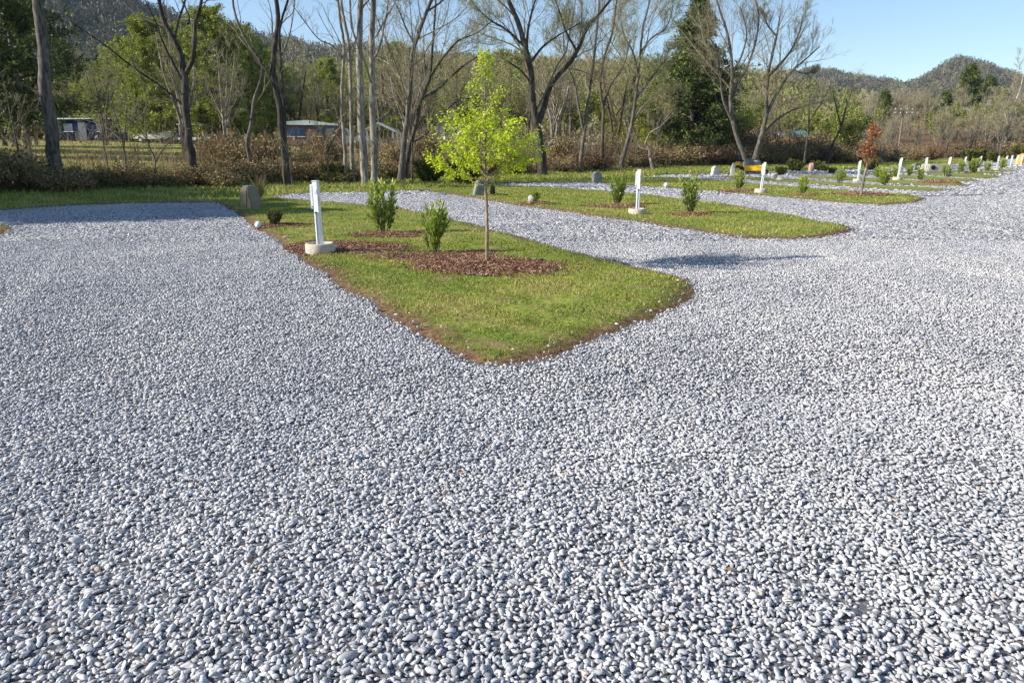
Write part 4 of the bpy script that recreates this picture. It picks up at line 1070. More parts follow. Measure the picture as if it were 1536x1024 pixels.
# ------------------------------------------------------------------ conifers
def conifer(name, base, H, W, label, m='needle', bark='bark', seed=1, z0=.15, whorls=26, per=7, droop=.1, tuft=.28, dens=1.0, group=None, top=.06, cat='pine tree', lean=0., irregular=.25):
    r = np.random.default_rng(seed); t = empty(name, base, label, cat, group)
    tp, tr = resample([(0, 0, -.3), (lean * .3, 0, H * .35), (lean * .7, 0, H * .7), (lean, 0, H)], [H * .020, H * .015, H * .009, .02], 16)
    g = Geo(); tubes(g, tp[None], tr[None], 8, .5, lump=.05, rng=r); g.build('trunk', M[bark], t, smooth=True)
    Ps = []
    for i in range(whorls):
        u = i / whorls; z = H * (z0 + (1 - z0) * u)
        for k in range(per):
            a = r.uniform(0, 2 * pi); L_ = W * .5 * (top + (1 - u) ** 1.0 * min(1.15, .65 + u * 2.2)) * r.uniform(1 - irregular * 1.6, 1 + irregular)
            el = .25 + .5 * u - droop; q = [np.array([lean * z / H, 0, z + r.normal(0, .15)])]; d = np.array([cos(a) * cos(el), sin(a) * cos(el), sin(el)])
            for s in range(6):
                d = norm(d + np.array([0, 0, -.04 + .05 * s / 6]) + r.normal(0, .06, 3)); q.append(q[-1] + d * L_ / 6)
            Ps.append(q)
    P = np.array(Ps); R = np.tile(np.linspace(.05, .012, 7) * H / 14, (len(P), 1))
    g = Geo(); tubes(g, P, R, 4, .5)
    P2, R2 = spawn(P, R, 7, r, .2, 1, .38, (.5, 1.0), .1, 4, .5, .1, rmin=.01); tubes(g, P2, R2, 3, .5)
    # needle tufts
    C = P2[:, 1:].reshape(-1, 3); C = np.repeat(C, max(1, int(round(7 * dens))), axis=0); n = len(C)
    C = C + r.normal(0, tuft * .45, (n, 3)) * np.array([1, 1, .6])
    D_ = r.normal(0, 1, (n, 3)) + np.array([0, 0, .45])
    cv = vnoise(C[:, 0] * 1.3, C[:, 1] * 1.3 + C[:, 2] * 1.6, 1., seed)
    leaves(g, C, r.uniform(.6, 1.3, n) * tuft, r, np.clip(.42 + .25 * cv + r.normal(0, .2, n), 0, 1), 1, .28, D_)
    g.build('crown', [M['twig_dark'], M[m]], t)
    return t
def tpos(px, Y): 
    p = at(px, 222, Y); return (p[0], Y, tz1(p[0], Y))
conifer('pine_tree', tpos(42, 47), 12.2, 8.0, 'dark pine with layered boughs behind the thick trunk at far left', 'needle', 'bark_pale', 41, .12, 26, 7, .15, .30, 1.3, irregular=.35)
conifer('pine_tree', tpos(-25, 52), 12.5, 7.5, 'dark pine cut by the left edge of the picture', 'needle', 'bark', 42, .1, 24, 7, .15, .32, 1.2)
conifer('pine_tree', tpos(1036, 74), 14.6, 10.4, 'tall dark green pine standing above the wood right of centre', 'needle', 'bark_dark', 43, .08, 30, 8, .05, .36, 1.5, irregular=.25)
pl = conifer('pine_tree', tpos(245, 78), 11.5, 10, 'broad yellow-green pine behind the blue building, right half', 'needle_light', 'bark', 44, .08, 20, 8, .0, .27, 2.6, top=.2)
for px, Y, s, lab in ((200, 84, .88, 'yellow-green pine behind the blue building, left half'), (160, 90, .68, 'small yellow-green pine left of the pair behind the blue building'), (330, 76, 1.05, 'tall yellow-green pine behind the crooked thin tree'),
                      (372, 84, 1.0, 'yellow-green pine left of the twin-stemmed tree'), (300, 92, 1.0, 'yellow-green pine seen between the Y-shaped limbs'), (985, 78, .62, 'low light green pine at the left foot of the dark pine'),
                      (1075, 80, .55, 'low light green pine at the right foot of the dark pine'), (608, 105, 1.05, 'green pine behind the pale leaning stem'), (440, 120, .9, 'far green pine behind the twin stems'), (412, 96, .85, 'yellow-green pine between the twin stems and the brown trailer'), (495, 130, 1.1, 'far green pine left of the straight trunks'), (575, 125, 1.1, 'far green pine right of the straight trunks'), (672, 120, 1.0, 'far green pine over the dark leaning limbs'), (270, 96, 1.15, 'farthest yellow-green pine behind the Y-shaped tree'), (950, 95, .75, 'light green pine left of the dark pine foot')):
    copy_thing(pl, tpos(px, Y), px * .3, s, lab)
pd = conifer('pine_tree', tpos(1010, 84), 9, 6.5, 'smaller dark pine hugging the tall one on its left', 'needle', 'bark_dark', 45, .1, 18, 7, .05, .4, 1.2)
for px, Y, s, lab in ((1060, 78, .95, 'smaller dark pine hugging the tall one on its right'), (1408, 150, .95, 'dark pine low among brown trees on the right slope'), (1440, 190, 1.35, 'dark pine high on the right slope'), (1470, 196, 1.2, 'second dark pine high on the right slope'),
                      (1318, 170, .9, 'single dark pine among far brown trees'), (8, 60, .95, 'dark bushy pine at the left edge behind the small sapling'), (114, 93, 1.25, 'dark pine rising over the white end of the blue building')):
    copy_thing(pd, tpos(px, Y), px * .3, s, lab)

# leafing olive trees
def leafy(name, base, H, W, label, m='olive', seed=1, group=None, leaf=.16, dens=1, bark='bark'):
    r = np.random.default_rng(seed); base = np.array(base)
    limbs = [(np.array([(0, 0, -.3), (.1, 0, H * .3), (0, .1, H * .65), (.1, 0, H * .95)]) + base, [H * .018, H * .014, H * .008, .02])]
    for k in range(5):
        a = k * 1.26 + r.uniform(-.3, .3); w = W * .5 * r.uniform(.6, .95)
        limbs.append((np.array([(0, 0, H * .22), (cos(a) * w * .5, sin(a) * w * .5, H * .45), (cos(a) * w, sin(a) * w, H * .75)]) + base, [H * .009, H * .006, .02]))
    return build_tree(name, base, limbs, label, seed=seed, bark=bark, bud=m, nb=(7, 6, 5, 0), lf=(.42, .5, .5, .5), budn=2 * dens, budk=1., buds=leaf, lvl=3, group=group, twigr=.010, sides=6, t0=.1)
ol = leafy('olive_tree', tpos(1264, 84), 6.6, 6.6, 'round olive-green tree before the far hill, right of the wide crowned tree', 'olive', 61, dens=2, leaf=.2)

for px, Y, s_, lab in ((700, 100, 1.3, 'olive leafing tree behind the young tree crown, left'), (770, 110, 1.4, 'olive leafing tree behind the young tree crown, right'), (862, 105, 1.3, 'olive leafing tree between the limbs of the big dark tree'), (925, 108, 1.2, 'olive leafing tree behind the slender brown trees'), (1105, 100, 1.1, 'olive leafing tree behind the yellow mower'), (1190, 104, 1.0, 'olive leafing tree behind the teal-roofed house'), (1420, 140, 1.1, 'olive leafing tree low on the right slope'), (1495, 150, 1.3, 'olive leafing tree below the white-barked tree')):
    copy_thing(ol, tpos(px, Y), px * .3, s_, lab)
# ------------------------------------------------------------------ background wood of single bare trees
protos = []
G1 = 'bare trees of the wood behind the tree line'
for k, (bk, bd, H, W) in enumerate((('bark', None, 11, 6), ('bark_brown', 'bud', 12, 7), ('bark_pale', None, 10, 5), ('bark', 'bud_red', 9, 6), ('bark_brown', 'bud', 8, 6), ('bark', 'bud_pale', 12, 8))):
    r = np.random.default_rng(80 + k); base = np.array([0, 0, -1000.]); limbs = []
    st = 1 + (k % 3)
    for s in range(st):
        a = r.uniform(0, 6.3); sp = .8 if st > 1 else .2
        tx, ty = cos(a) * sp * 2, sin(a) * sp * 2
        limbs.append((np.array([(cos(a) * .15 * s, sin(a) * .15 * s, -.3), (tx * .25, ty * .25, H * .3), (tx * .7 + r.normal(0, .25), ty * .6, H * .62), (tx, ty, H)]) + base, [.17, .13, .08, .02]))
    for s in range(5):
        a = r.uniform(0, 6.3); z = H * r.uniform(.25, .5); w = W * .5 * r.uniform(.6, 1)
        limbs.append((np.array([(0, 0, z), (cos(a) * w * .4, sin(a) * w * .4, z + H * .15), (cos(a) * w, sin(a) * w, z + H * .4)]) + base, [.07, .05, .015]))
    protos.append(build_tree('bare_tree', (0, 0, -1000.), limbs, 'x', seed=90 + k, bark=bk, bud=bd, nb=(7, 6, 5, 0), lf=(.45, .5, .55, .5), lvl=3, buds=.13, group=G1, twigr=.014, sides=6, t0=.2, up=.25))
rr = random.Random(8); used = [False] * 6
marks = [(90, 'the thick far-left trunk'), (190, 'the blue building'), (285, 'the Y-shaped dark tree'), (375, 'the crooked thin tree'), (470, 'the brown trailer'), (545, 'the cluster of straight trunks'), (620, 'the pale leaning stem'), (730, 'the young lime-green tree'),
         (810, 'the double-limbed tree'), (890, 'the slim parallel stems'), (950, 'the slanting forked tree'), (1035, 'the tall dark pine'), (1120, 'the yellow mower'), (1200, 'the teal-roofed house'), (1264, 'the round olive tree'), (1350, 'the utility pole'), (1410, 'the pale culvert'), (1470, 'the foot of the right slope'), (1530, 'the orange tarp')]
kindw = ['tall slim grey bare tree', 'brown budding tree', 'pale many-stemmed tree', 'low reddish budding tree', 'bushy brown budding tree', 'wide pale-budded tree']
def bgtree(px, Y, s, k=None):
    k = rr.randrange(6) if k is None else k
    mk = min(marks, key=lambda m: abs(m[0] - px)); d = px - mk[0]
    side = 'right of ' if d > 14 else 'left of ' if d < -14 else 'directly behind '
    dist = 'nearer' if Y < 75 else 'middle-distance' if Y < 110 else 'far'
    lab = f"{dist} {kindw[k]} {side}{mk[1]}"
    loc = tpos(px, Y)
    if not used[k]:
        used[k] = True; p = protos[k]; p.location = loc; p.rotation_euler = (0, 0, 0); p.scale = (s, s, s); p['label'] = lab; return p
    return copy_thing(protos[k], loc, rr.uniform(0, 6.28), (s * rr.uniform(.9, 1.1), s * rr.uniform(.9, 1.1), s), lab)
n = 0
for i in range(100):
    px = rr.uniform(-40, 1330); 
    Ymin = {0: 58}.get(0)
    x_edge = 52 if px < 500 else 56 if px < 800 else 66 if px < 1000 else 76
    Y = x_edge + rr.random() ** 1.2 * 75
    if px < 560 and Y < 84 and rr.random() < .75: Y += 45
    k = rr.choice([0, 1, 1, 2, 3, 4, 5, 4])
    s = rr.uniform(.62, 1.0) * (1 if px < 1140 else .72)
    if 1180 < px: s *= .75
    if px > 1240: s *= .8
    bgtree(px, Y, s, k)
for i in range(115):                                     # the brown wooded slope on the right
    px = rr.uniform(1290, 1590); Y = rr.uniform(112, 225)
    bgtree(px, Y, rr.uniform(.42, .72), rr.choice([0, 2, 3, 4, 5, 5, 0]))

# ------------------------------------------------------------------ brush at the wood's edge
def brush_points(n, x0, x1, s0, s1, r):
    x = r.uniform(x0, x1, n); s = r.uniform(s0, s1, n)
    return x, np.interp(x, EX, EY) + s / .75
def edge_noise(x): return np.clip(.85 + .45 * np.sin(x * .83) + .38 * np.sin(x * 2.1 + 1 + np.sin(x * .6)) + .25 * np.sin(x * 5.1), .12, 2)
r = np.random.default_rng(77)
g_ = Geo()
def canes(x, y, h, rad, var, lean=.55, n=5):
    m = len(x); a = r.uniform(0, 2 * pi, m); u = np.linspace(0, 1, n)
    l = (h * r.uniform(.1, 1, m) * lean)[:, None]
    X = x[:, None] + np.cos(a)[:, None] * l * u ** 1.7; Y = y[:, None] + np.sin(a)[:, None] * l * u ** 1.7
    Z = tz(x, y)[:, None] - .05 + h[:, None] * (u - .28 * u ** 3 * r.random(m)[:, None])
    P = np.stack([X, Y, Z], -1); P[:, 1:] += r.normal(0, .03, (m, n - 1, 3))
    tubes(g_, P, rad[:, None] * np.linspace(1, .45, n)[None], 3, var)
    return P
x, y = brush_points(34000, -32, 52, -.9, 6.5, r); m = len(x); dens = edge_noise(x)
kp = r.random(m) < np.clip(dens * .8, .12, 1); x, y = x[kp], y[kp]; m = len(x)
h = (r.uniform(.2, 1.1, m) + .9 * (r.random(m) < .10)) * edge_noise(x + 1.3) * np.clip(.5 + sline(x, y) * .35, .45, 1.3)
Pc = canes(x, y, h, r.uniform(.004, .010, m) * np.clip(y / 40, .9, 2), np.clip(r.beta(1.8, 2, m), 0, 1))
x2 = np.concatenate([r.uniform(-17, 30, 5200), r.uniform(-30, -17, 900), r.uniform(30, 60, 2200)]); y2 = np.interp(x2, EX, EY) + r.uniform(.3, 8, len(x2)) / .75
q_ = (vnoise(x2, y2, .5, 2.) > -.15); x2, y2 = x2[q_], y2[q_]
canes(x2, y2, r.uniform(1.0, 2.7, len(x2)), r.uniform(.006, .012, len(x2)) * np.clip(y2 / 40, .9, 1.8), np.clip(r.normal(.62, .2, len(x2)), 0, 1), .35, 6)
# leaf litter and dead leaves through the brush
C = Pc[:, 1:4].reshape(-1, 3); C = np.concatenate([C, C[r.random(len(C)) < .4]]); C = C + r.normal(0, .12, C.shape) - np.array([0, 0, .08]); k = len(C)
patch = vnoise(C[:, 0], C[:, 1], .35, 4.)
leaves(g_, C, r.uniform(.03, .085, k) * np.clip(C[:, 1] / 38, .9, 1.8), r, np.clip(.40 + .22 * patch + r.normal(0, .2, k), 0, 1), 1, .7)
tag(g_.build('brush', [M['cane'], M['brushleaf']]), 'tangled brown brush and brambles along the foot of the trees', kind='stuff')
g_ = Geo()
x = r.uniform(-70, 150, 24000); y = np.interp(x, EX, EY) + r.uniform(6, 60, len(x)) ** 1.0; m = len(x)
kp = (vnoise(x, y, .12, 1.) > -.1) & ~((x < -12) & (sline(x, y) > 10)); x, y = x[kp], y[kp]; m = len(x)
Pc = canes(x, y, r.uniform(.6, 2.4, m), r.uniform(.010, .022, m), np.clip(r.beta(2, 2.2, m), 0, 1), .5)
C = Pc[:, 2:].reshape(-1, 3); C = C + r.normal(0, .3, C.shape); k = len(C)
leaves(g_, C, r.uniform(.10, .26, k), r, np.clip(r.normal(.38, .22, k), 0, .9), 1, .6)
tag(g_.build('undergrowth', [M['twig'], M['brushleaf']]), 'dense brown undergrowth inside the wood', kind='stuff')

# single bushes in the brush
def make_bush(name, label, h, w, leafm, seed, n=90, group=None, cane_m='cane', ln=14, lsz=.09):
    rb = np.random.default_rng(seed); t = empty(name, (0, 0, 0), label, 'bush', group); a = rb.uniform(0, 2 * pi, n); u = np.linspace(0, 1, 7)
    sp = (w * .5 * np.sqrt(rb.random(n)))[:, None]; hh = (h * rb.uniform(.55, 1, n))[:, None] * (1 - .35 * (sp / (w * .5)) ** 2)
    P = np.stack([np.cos(a)[:, None] * sp * u ** 1.2, np.sin(a)[:, None] * sp * u ** 1.2, hh * (u * 1.1 - .15 * u ** 3) - .1], -1); P[:, 1:] += rb.normal(0, .03, (n, 6, 3))
    R = np.tile(np.linspace(.014, .005, 7), (n, 1)); g = Geo(); tubes(g, P, R, 3, rb.random(n))
    P2, R2 = spawn(P, R, 9, rb, .2, 1, .35, (.4, 1.1), .1, 4, .6, .15, rmin=.004); tubes(g, P2, R2, 3, rb.random(len(P2)))
    g.build('stems', M[cane_m], t)
    C = np.repeat(P2.reshape(-1, 3), 1, axis=0); C = C[rb.random(len(C)) < ln / 14]; k = len(C); g = Geo()
    leaves(g, C + rb.normal(0, .05, C.shape), rb.uniform(.6, 1.3, k) * lsz, rb, np.clip(rb.normal(.45, .25, k), 0, 1), 0, .6); g.build('foliage', M[leafm], t)
    return t
b_red = make_bush('bush', 'red-brown twiggy bush right of the double-limbed tree foot', 1.9, 2.9, 'redbrush', 1, 130); b_red.location = tpos(868, 52)
b_tan = make_bush('bush', 'tan leafy bush beside the foot of the Y-shaped tree', 1.0, 1.7, 'straw', 2, 80); b_tan.location = tpos(268, 32.5)
b_br = make_bush('bush', 'brown tangled bush left of the double-limbed tree foot', 1.4, 2.4, 'brushleaf', 3, 110); b_br.location = tpos(765, 47.5)
b_gr = make_bush('bush', 'green leafy bush before the left meadow', 1.0, 2.2, 'boxwood', 6, 90); b_gr.location = tpos(110, 30.2)
bushes = [(b_red, 900, 55, 1.0), (b_red, 1090, 71, 1.15), (b_red, 1165, 76, 1.4), (b_br, 310, 33, .9), (b_br, 345, 34, 1.0), (b_br, 395, 35.5, 1.1), (b_br, 455, 36.5, .9), (b_red, 480, 37, .75), (b_br, 520, 38, .8), (b_br, 575, 40, 1.),
          (b_br, 660, 43, 1.1), (b_br, 700, 44, 1.0), (b_red, 740, 46, .9), (b_br, 840, 50, 1.), (b_br, 940, 60, 1.1), (b_red, 965, 62, 1.2), (b_br, 1000, 66, 1.3), (b_br, 1030, 68, 1.6), (b_red, 1060, 70, 1.3), (b_br, 1120, 74, 1.7), (b_br, 1150, 75, 1.6),
          (b_br, 1190, 77, 1.8), (b_br, 1128, 84, 2.6), (b_red, 1150, 88, 2.4), (b_br, 1175, 86, 2.7), (b_br, 1205, 86, 2.6), (b_red, 1100, 80, 2.3), (b_br, 1235, 88, 2.6), (b_br, 1265, 90, 2.4), (b_br, 1075, 78, 2.2), (b_tan, 1225, 84, 2.4), (b_red, 1225, 79, 1.7), (b_br, 1250, 81, 1.8), (b_br, 1280, 83, 1.6), (b_br, 1310, 87, 1.7), (b_red, 1340, 92, 1.4), (b_br, 1370, 97, 1.5), (b_tan, 330, 32, .9), (b_gr, 145, 30.5, .9), (b_gr, 60, 29.2, 1.1), (b_br, 20, 28.8, 1.2), (b_br, -20, 28.5, 1.4),
          (b_br, 85, 28.2, .9), (b_gr, 235, 31.5, .8), (b_br, 205, 31.2, .9), (b_br, 165, 31, .8), (b_gr, 500, 36, .8), (b_tan, 600, 41, .8), (b_gr, 560, 38, .6), (b_tan, 790, 47.5, .8), (b_red, 1400, 104, 1.5), (b_tan, 1345, 88, 1.8), (b_red, 1455, 128, 2.0), (b_tan, 1430, 124, 2.2), (b_br, 1520, 120, 2.4)]
nm = {b_red.name: 'red-brown twiggy bush', b_tan.name: 'tan straw-coloured bush', b_br.name: 'brown tangled bush', b_gr.name: 'green leafy bush'}
for i, (pb, px, Y, s) in enumerate(bushes):
    mk = min(marks, key=lambda m: abs(m[0] - px)); d = px - mk[0]; side = 'just right of ' if d > 8 else 'just left of ' if d < -8 else 'in front of '
    copy_thing(pb, tpos(px, Y), i * 1.1, (s * 1.1, s * 1.1, s), f"{nm[pb.name]} in the brush {side}{mk[1]}", 'bushes in the brush')

# ------------------------------------------------------------------ hills and far forest
def hill(name, label, az_px, ridge_px, dist, width, zbase=0, trees=10):
    """ridge heights given along azimuths; a real ridge 'dist' metres away, 'width' metres deep"""
    rs = [ray(p, y) for p, y in zip(az_px, ridge_px)]
    az = [math.atan2(q[0], q[1]) for q in rs]; sl = [q[2] / math.hypot(q[0], q[1]) for q in rs]
    azs = np.linspace(az[0], az[-1], 140); hp = np.interp(azs, az, sl)
    hp = hp + .0008 * np.sin(azs * 90) + .0006 * np.sin(azs * 210 + 1)
    us = np.linspace(0, 1.5, 26)
    A, U = np.meshgrid(azs, us); Hh = np.tile(hp, (len(us), 1))
    # distance along the ray, z chosen so that the crest is the ridge line
    Dd = dist - width * (1 - U)
    k = Dd.copy(); crest = CAMH + Hh * dist + 3 - trees
    prof = np.where(U < 1, sm(U) ** .9, 1 - .5 * sm((U - 1) / .5))
    # gullies
    gul = 1 + .06 * np.sin(A * 38 + U * 2) * np.sin(np.pi * np.clip(U, 0, 1)) + .04 * np.sin(A * 95 + 3 * U) * np.sin(np.pi * np.clip(U, 0, 1))
    Z = zbase + (crest - zbase) * prof * gul
    X = np.sin(A) * Dd; Y = np.cos(A) * Dd
    V = np.stack([X, Y, Z - 3], -1).reshape(-1, 3); nx = len(azs); i = (np.arange(len(us) - 1)[:, None] * nx + np.arange(nx - 1)[None]).ravel()
    o = mesh_obj(name, V, [np.stack([i, i + 1, i + nx + 1, i + nx], -1)], M['hill_floor'], smooth=True)
    tag(o, label, kind='structure')
    def sample(n, r, ulo=0.0, uhi=1.1):
        fi = r.uniform(0, nx - 1.001, n); fu = r.uniform(ulo, uhi, n) / 1.5 * (len(us) - 1)
        a = fi.astype(int); b = fu.astype(int); p = fi - a; q = fu - b
        G_ = np.stack([X, Y, Z - 3], -1)
        w = lambda A_: A_[..., None]
        return (G_[b, a] * w((1 - p) * (1 - q)) + G_[b, a + 1] * w(p * (1 - q)) + G_[b + 1, a] * w((1 - p) * q) + G_[b + 1, a + 1] * w(p * q)), fu / (len(us) - 1) * 1.5
    return sample
def crown_templates(k, nt, r, conic=False, ts=.11):
    out = []
    for _ in range(k):
        if conic:
            z = r.random(nt) ** 1.2; rad = (1 - z) * .42 + .03
        else:
            z = r.random(nt); rad = .5 * np.sqrt(np.clip(1 - ((z - .6) / .55) ** 2, .02, 1))
        a = r.uniform(0, 2 * pi, nt); q = r.random(nt) ** .35
        c = np.stack([np.cos(a) * rad * q, np.sin(a) * rad * q, z], -1)
        t = c[:, None, :] + r.normal(0, ts, (nt, 3, 3)) * np.array([1, 1, 1.2])
        out.append((t.reshape(-1, 3), np.arange(nt * 3).reshape(-1, 3)))
    return out
rf = np.random.default_rng(99)
cb = crown_templates(8, 190, rf, ts=.032); cc = crown_templates(4, 150, rf, True, ts=.035); cb_s = crown_templates(8, 52, rf, ts=.048); cc_s = crown_templates(4, 48, rf, True, ts=.045)
def forest(name, label, sample, n, hgt, mat, near=False, ulo=0., uhi=1.1, con=.25, seed=0):
    r = np.random.default_rng(seed + 5); P, U = sample(n, r, ulo, uhi); g = Geo()
    m = vnoise(P[:, 0] * .02, P[:, 1] * .02 + P[:, 2] * .03, 1., seed) 
    isc = r.random(n) < np.clip(con + .28 * m, .02, .9)
    h = hgt * r.uniform(.65, 1.25, n)
    for sel, tm, lo, hi, wd in ((isc, cc if near else cc_s, 0, .28, .6), (~isc, cb if near else cb_s, .34, 1., .8)):
        p = P[sel]; k = len(p); hh = h[sel]
        S = np.stack([hh * wd * r.uniform(.7, 1.2, k), hh * wd * r.uniform(.7, 1.2, k), hh], -1)
        v = np.clip((lo + hi) / 2 + (hi - lo) * (.22 * vnoise(p[:, 0] * .05, p[:, 1] * .05, 1., 3.) + r.normal(0, .2, k)), lo, hi)
        p = p - np.array([0, 0, 1.]) * (hh * .15)[:, None]
        scatter(g, tm, p, rotm(r.uniform(0, 6.3, k), np.zeros(k), np.zeros(k)), S, v)
    tag(g.build(name, M[mat]), label, kind='stuff')
s1 = hill('far_hill', 'far wooded ridge on the right with a rounded peak', [1080, 1150, 1220, 1262, 1300, 1330, 1355, 1380, 1405, 1440, 1485, 1530, 1600, 1700, 1800], [130, 118, 107, 109, 117, 124, 129, 122, 107, 93, 97, 116, 128, 138, 145], 1500, 750, trees=13)
forest('forest', 'bare grey-brown forest over the far right ridge', s1, 17000, 17, 'forest_right', con=.28, seed=1)
s2 = hill('wooded_hill', 'steep wooded hill behind the left of the wood', [-260, -100, 0, 100, 180, 260, 340, 420, 520, 640, 760, 900, 1040, 1180], [-180, -160, -110, -52, -8, 28, 50, 64, 76, 84, 92, 100, 112, 150], 820, 480, trees=11)
forest('forest', 'grey-brown forest with dark evergreens on the left hill', s2, 17000, 15, 'forest', con=.36, seed=2)
s3 = hill('low_hill', 'low olive wooded rise directly behind the tree line', [-150, 0, 150, 330, 450, 560, 700, 850, 1000, 1130, 1230, 1330, 1450, 1600], [150, 140, 130, 112, 104, 98, 98, 100, 102, 116, 140, 160, 175, 180], 330, 150, trees=8)
forest('wood', 'budding olive and brown wood on the low rise', s3, 2600, 11.5, 'forest_near', near=True, con=.12, seed=3)

# ------------------------------------------------------------------ buildings and vehicles beyond the meadow
tk = [(352, 37, 1.5), (400, 38.5, 2.0), (455, 40, 1.7), (490, 42, 1.9), (330, 40, 1.8), (585, 44, 2.0), (640, 46, 2.1), (715, 49, 1.9), (765, 52, 2.0), (845, 54, 2.0), (915, 62, 2.1), (975, 66, 2.2)]
for i, (px, Y, k_) in enumerate(tk):
    mk = min(marks, key=lambda m: abs(m[0] - px)); d = px - mk[0]
    copy_thing((b_br, b_tan)[i % 3 == 2], tpos(px, Y), i * 2.1, (1.1, 1.1, k_), f"tall upright thicket of brown stems {'right of ' if d > 8 else 'left of ' if d < -8 else 'behind '}{mk[1]}", 'thickets inside the wood edge')
def bpos(px, Y, dz=0):
    p = at(px, 222, Y); return (p[0], Y, tz1(p[0], Y) + dz)
def wpx(px, Y): return px * Y / FPX / 1.0
def sized(p0, p1, Y): return abs(at(p1, 222, Y)[0] - at(p0, 222, Y)[0])
# long blue mobile home
Y = 84; w = sized(88, 212, Y); t = empty('mobile_home', bpos(155, Y), 'long dark blue mobile home with a white end wall, behind the left meadow', 'mobile home', rz=-.12)
MB().box((.6, 0, 1.1), (w - 1.2, 3.2, 2.1)).build('wall', M['blue_wall'], t)
MB().box((-w / 2 + .05, 0, 1.15), (1.25, 3.3, 2.2)).build('end_wall', M['white_paint'], t)
MB().box((0, 0, 2.27), (w + .5, 3.7, .12)).build('roof', M['roof_metal'], t)
for x in (-2.6, 1.2, 3.8):
    f = MB().box((x, -1.61, 1.35), (1.0, .06, .8)).build('window', M['glass'], t); MB().box((x, -1.66, .93), (1.15, .05, .06)).build('sill', M['white_dull'], f)
MB().box((-1.0, -1.62, 1.0), (.9, .06, 1.9)).build('door', M['grey_wall'], t)
w = sized(206, 262, Y + 2); t = empty('mobile_home', bpos(232, Y + 3), 'grey mobile home adjoining the blue one on its right', 'mobile home')
MB().box((0, 0, 1.05), (w, 3, 2.0)).build('wall', M['grey_wall'], t); MB().box((.8, 0, 2.12), (w + 2, 3.4, .12)).build('roof', M['roof_metal'], t)
MB().box((-.6, -1.52, 1.25), (1.2, .06, .9)).build('window', M['glass'], t); MB().box((1.2, -1.52, .95), (.85, .06, 1.8)).build('door', M['blue_wall'], t)
t = empty('cargo_trailer', bpos(256, 78), 'small white box trailer left of the dark Y-shaped tree', 'trailer')
MB().box((0, 0, .72), (1.15, 1.6, .85), bev=.04).build('box', M['white_paint'], t)
for x in (-.3, .3): MB().cyl((x, -.75, .27), .27, .2, rot=(pi / 2, 0, 0)).build('wheel', M['black'], t)
t = empty('utility_shed', bpos(15, 86), 'low white-roofed shed at the left edge behind the dry grass', 'shed')
MB().box((0, 0, .95), (8, 3, 1.8)).build('wall', M['grey_wall'], t); MB().prism([(-4.3, 1.86), (-4.2, 2.05), (4.2, 2.35), (4.3, 1.86)], 3.5).build('roof', M['white_dull'], t)
MB().box((1.5, -1.53, .85), (.9, .06, 1.6)).build('door', M['brown_wall'], t)
# golf cart
Y = 74; t = empty('golf_cart', bpos(293, Y), 'white golf cart with a flat roof partly behind the dark Y-shaped tree', 'golf cart')
MB().box((.1, 0, .45), (2.9, 1.15, .28), bev=.05).build('body', M['white_paint'], t)
MB().prism([(1.0, .45), (1.08, .92), (1.3, .88), (1.62, .45)], 1.1).build('cowl', M['white_paint'], t)
st = MB().box((-.45, 0, .72), (.55, 1.0, .16), bev=.04).build('seat', M['brown_wall'], t); MB().box((-.74, 0, .98), (.12, 1.0, .4), bev=.03).build('backrest', M['brown_wall'], st)
MB().box((-.1, 0, 1.78), (2.5, 1.2, .07), bev=.02).build('roof', M['white_paint'], t)
for x, l in ((.98, .12), (-1.15, 0)):
    for s in (-.52, .52): MB().box((x + .06 * (x > 0), s, 1.28), (.05, .05, .95), rot=(0, -l, 0)).build('roof_post', M['white_dull'], t)
MB().torus((.62, -.25, 1.05), .17, .015, rot=(0, .9, 0)).build('steering_wheel', M['black'], t)
for x in (-1.0, 1.1):
    for s in (-.5, .5): MB().cyl((x, s, .24), .24, .18, rot=(pi / 2, 0, 0)).build('wheel', M['black'], t)
# brown camper
Y = 62; w = sized(428, 512, Y); t = empty('camper_trailer', bpos(470, Y), 'brown camper trailer with a white curved roof seen through the trunks', 'camper')
MB().box((0, 0, 1.15), (w, 2.3, 1.7), bev=.12).build('body', M['brown_wall'], t)
MB().prism([(-w / 2 - .1, 1.98), (-w / 2 + .5, 2.22), (0, 2.33), (w / 2 - .5, 2.1), (w / 2 + .1, 1.92)], 2.5).build('roof', M['roof_metal'], t)
for x, ww in ((-1.0, 1.35), (.9, .5)):
    f = MB().box((x, -1.16, 1.4), (ww, .05, .62)).build('window', M['glass'], t); MB().box((x, -1.18, 1.06), (ww + .1, .05, .05)).build('frame', M['white_dull'], f)
MB().box((1.75, -1.16, 1.15), (.65, .05, 1.5)).build('door', M['grey_wall'], t)
for x in (-.5, .35): MB().cyl((x, -1.05, .32), .32, .22, rot=(pi / 2, 0, 0)).build('wheel', M['black'], t)
MB().box((w / 2 + .6, 0, .42), (1.3, .1, .08)).build('drawbar', M['black'], t)
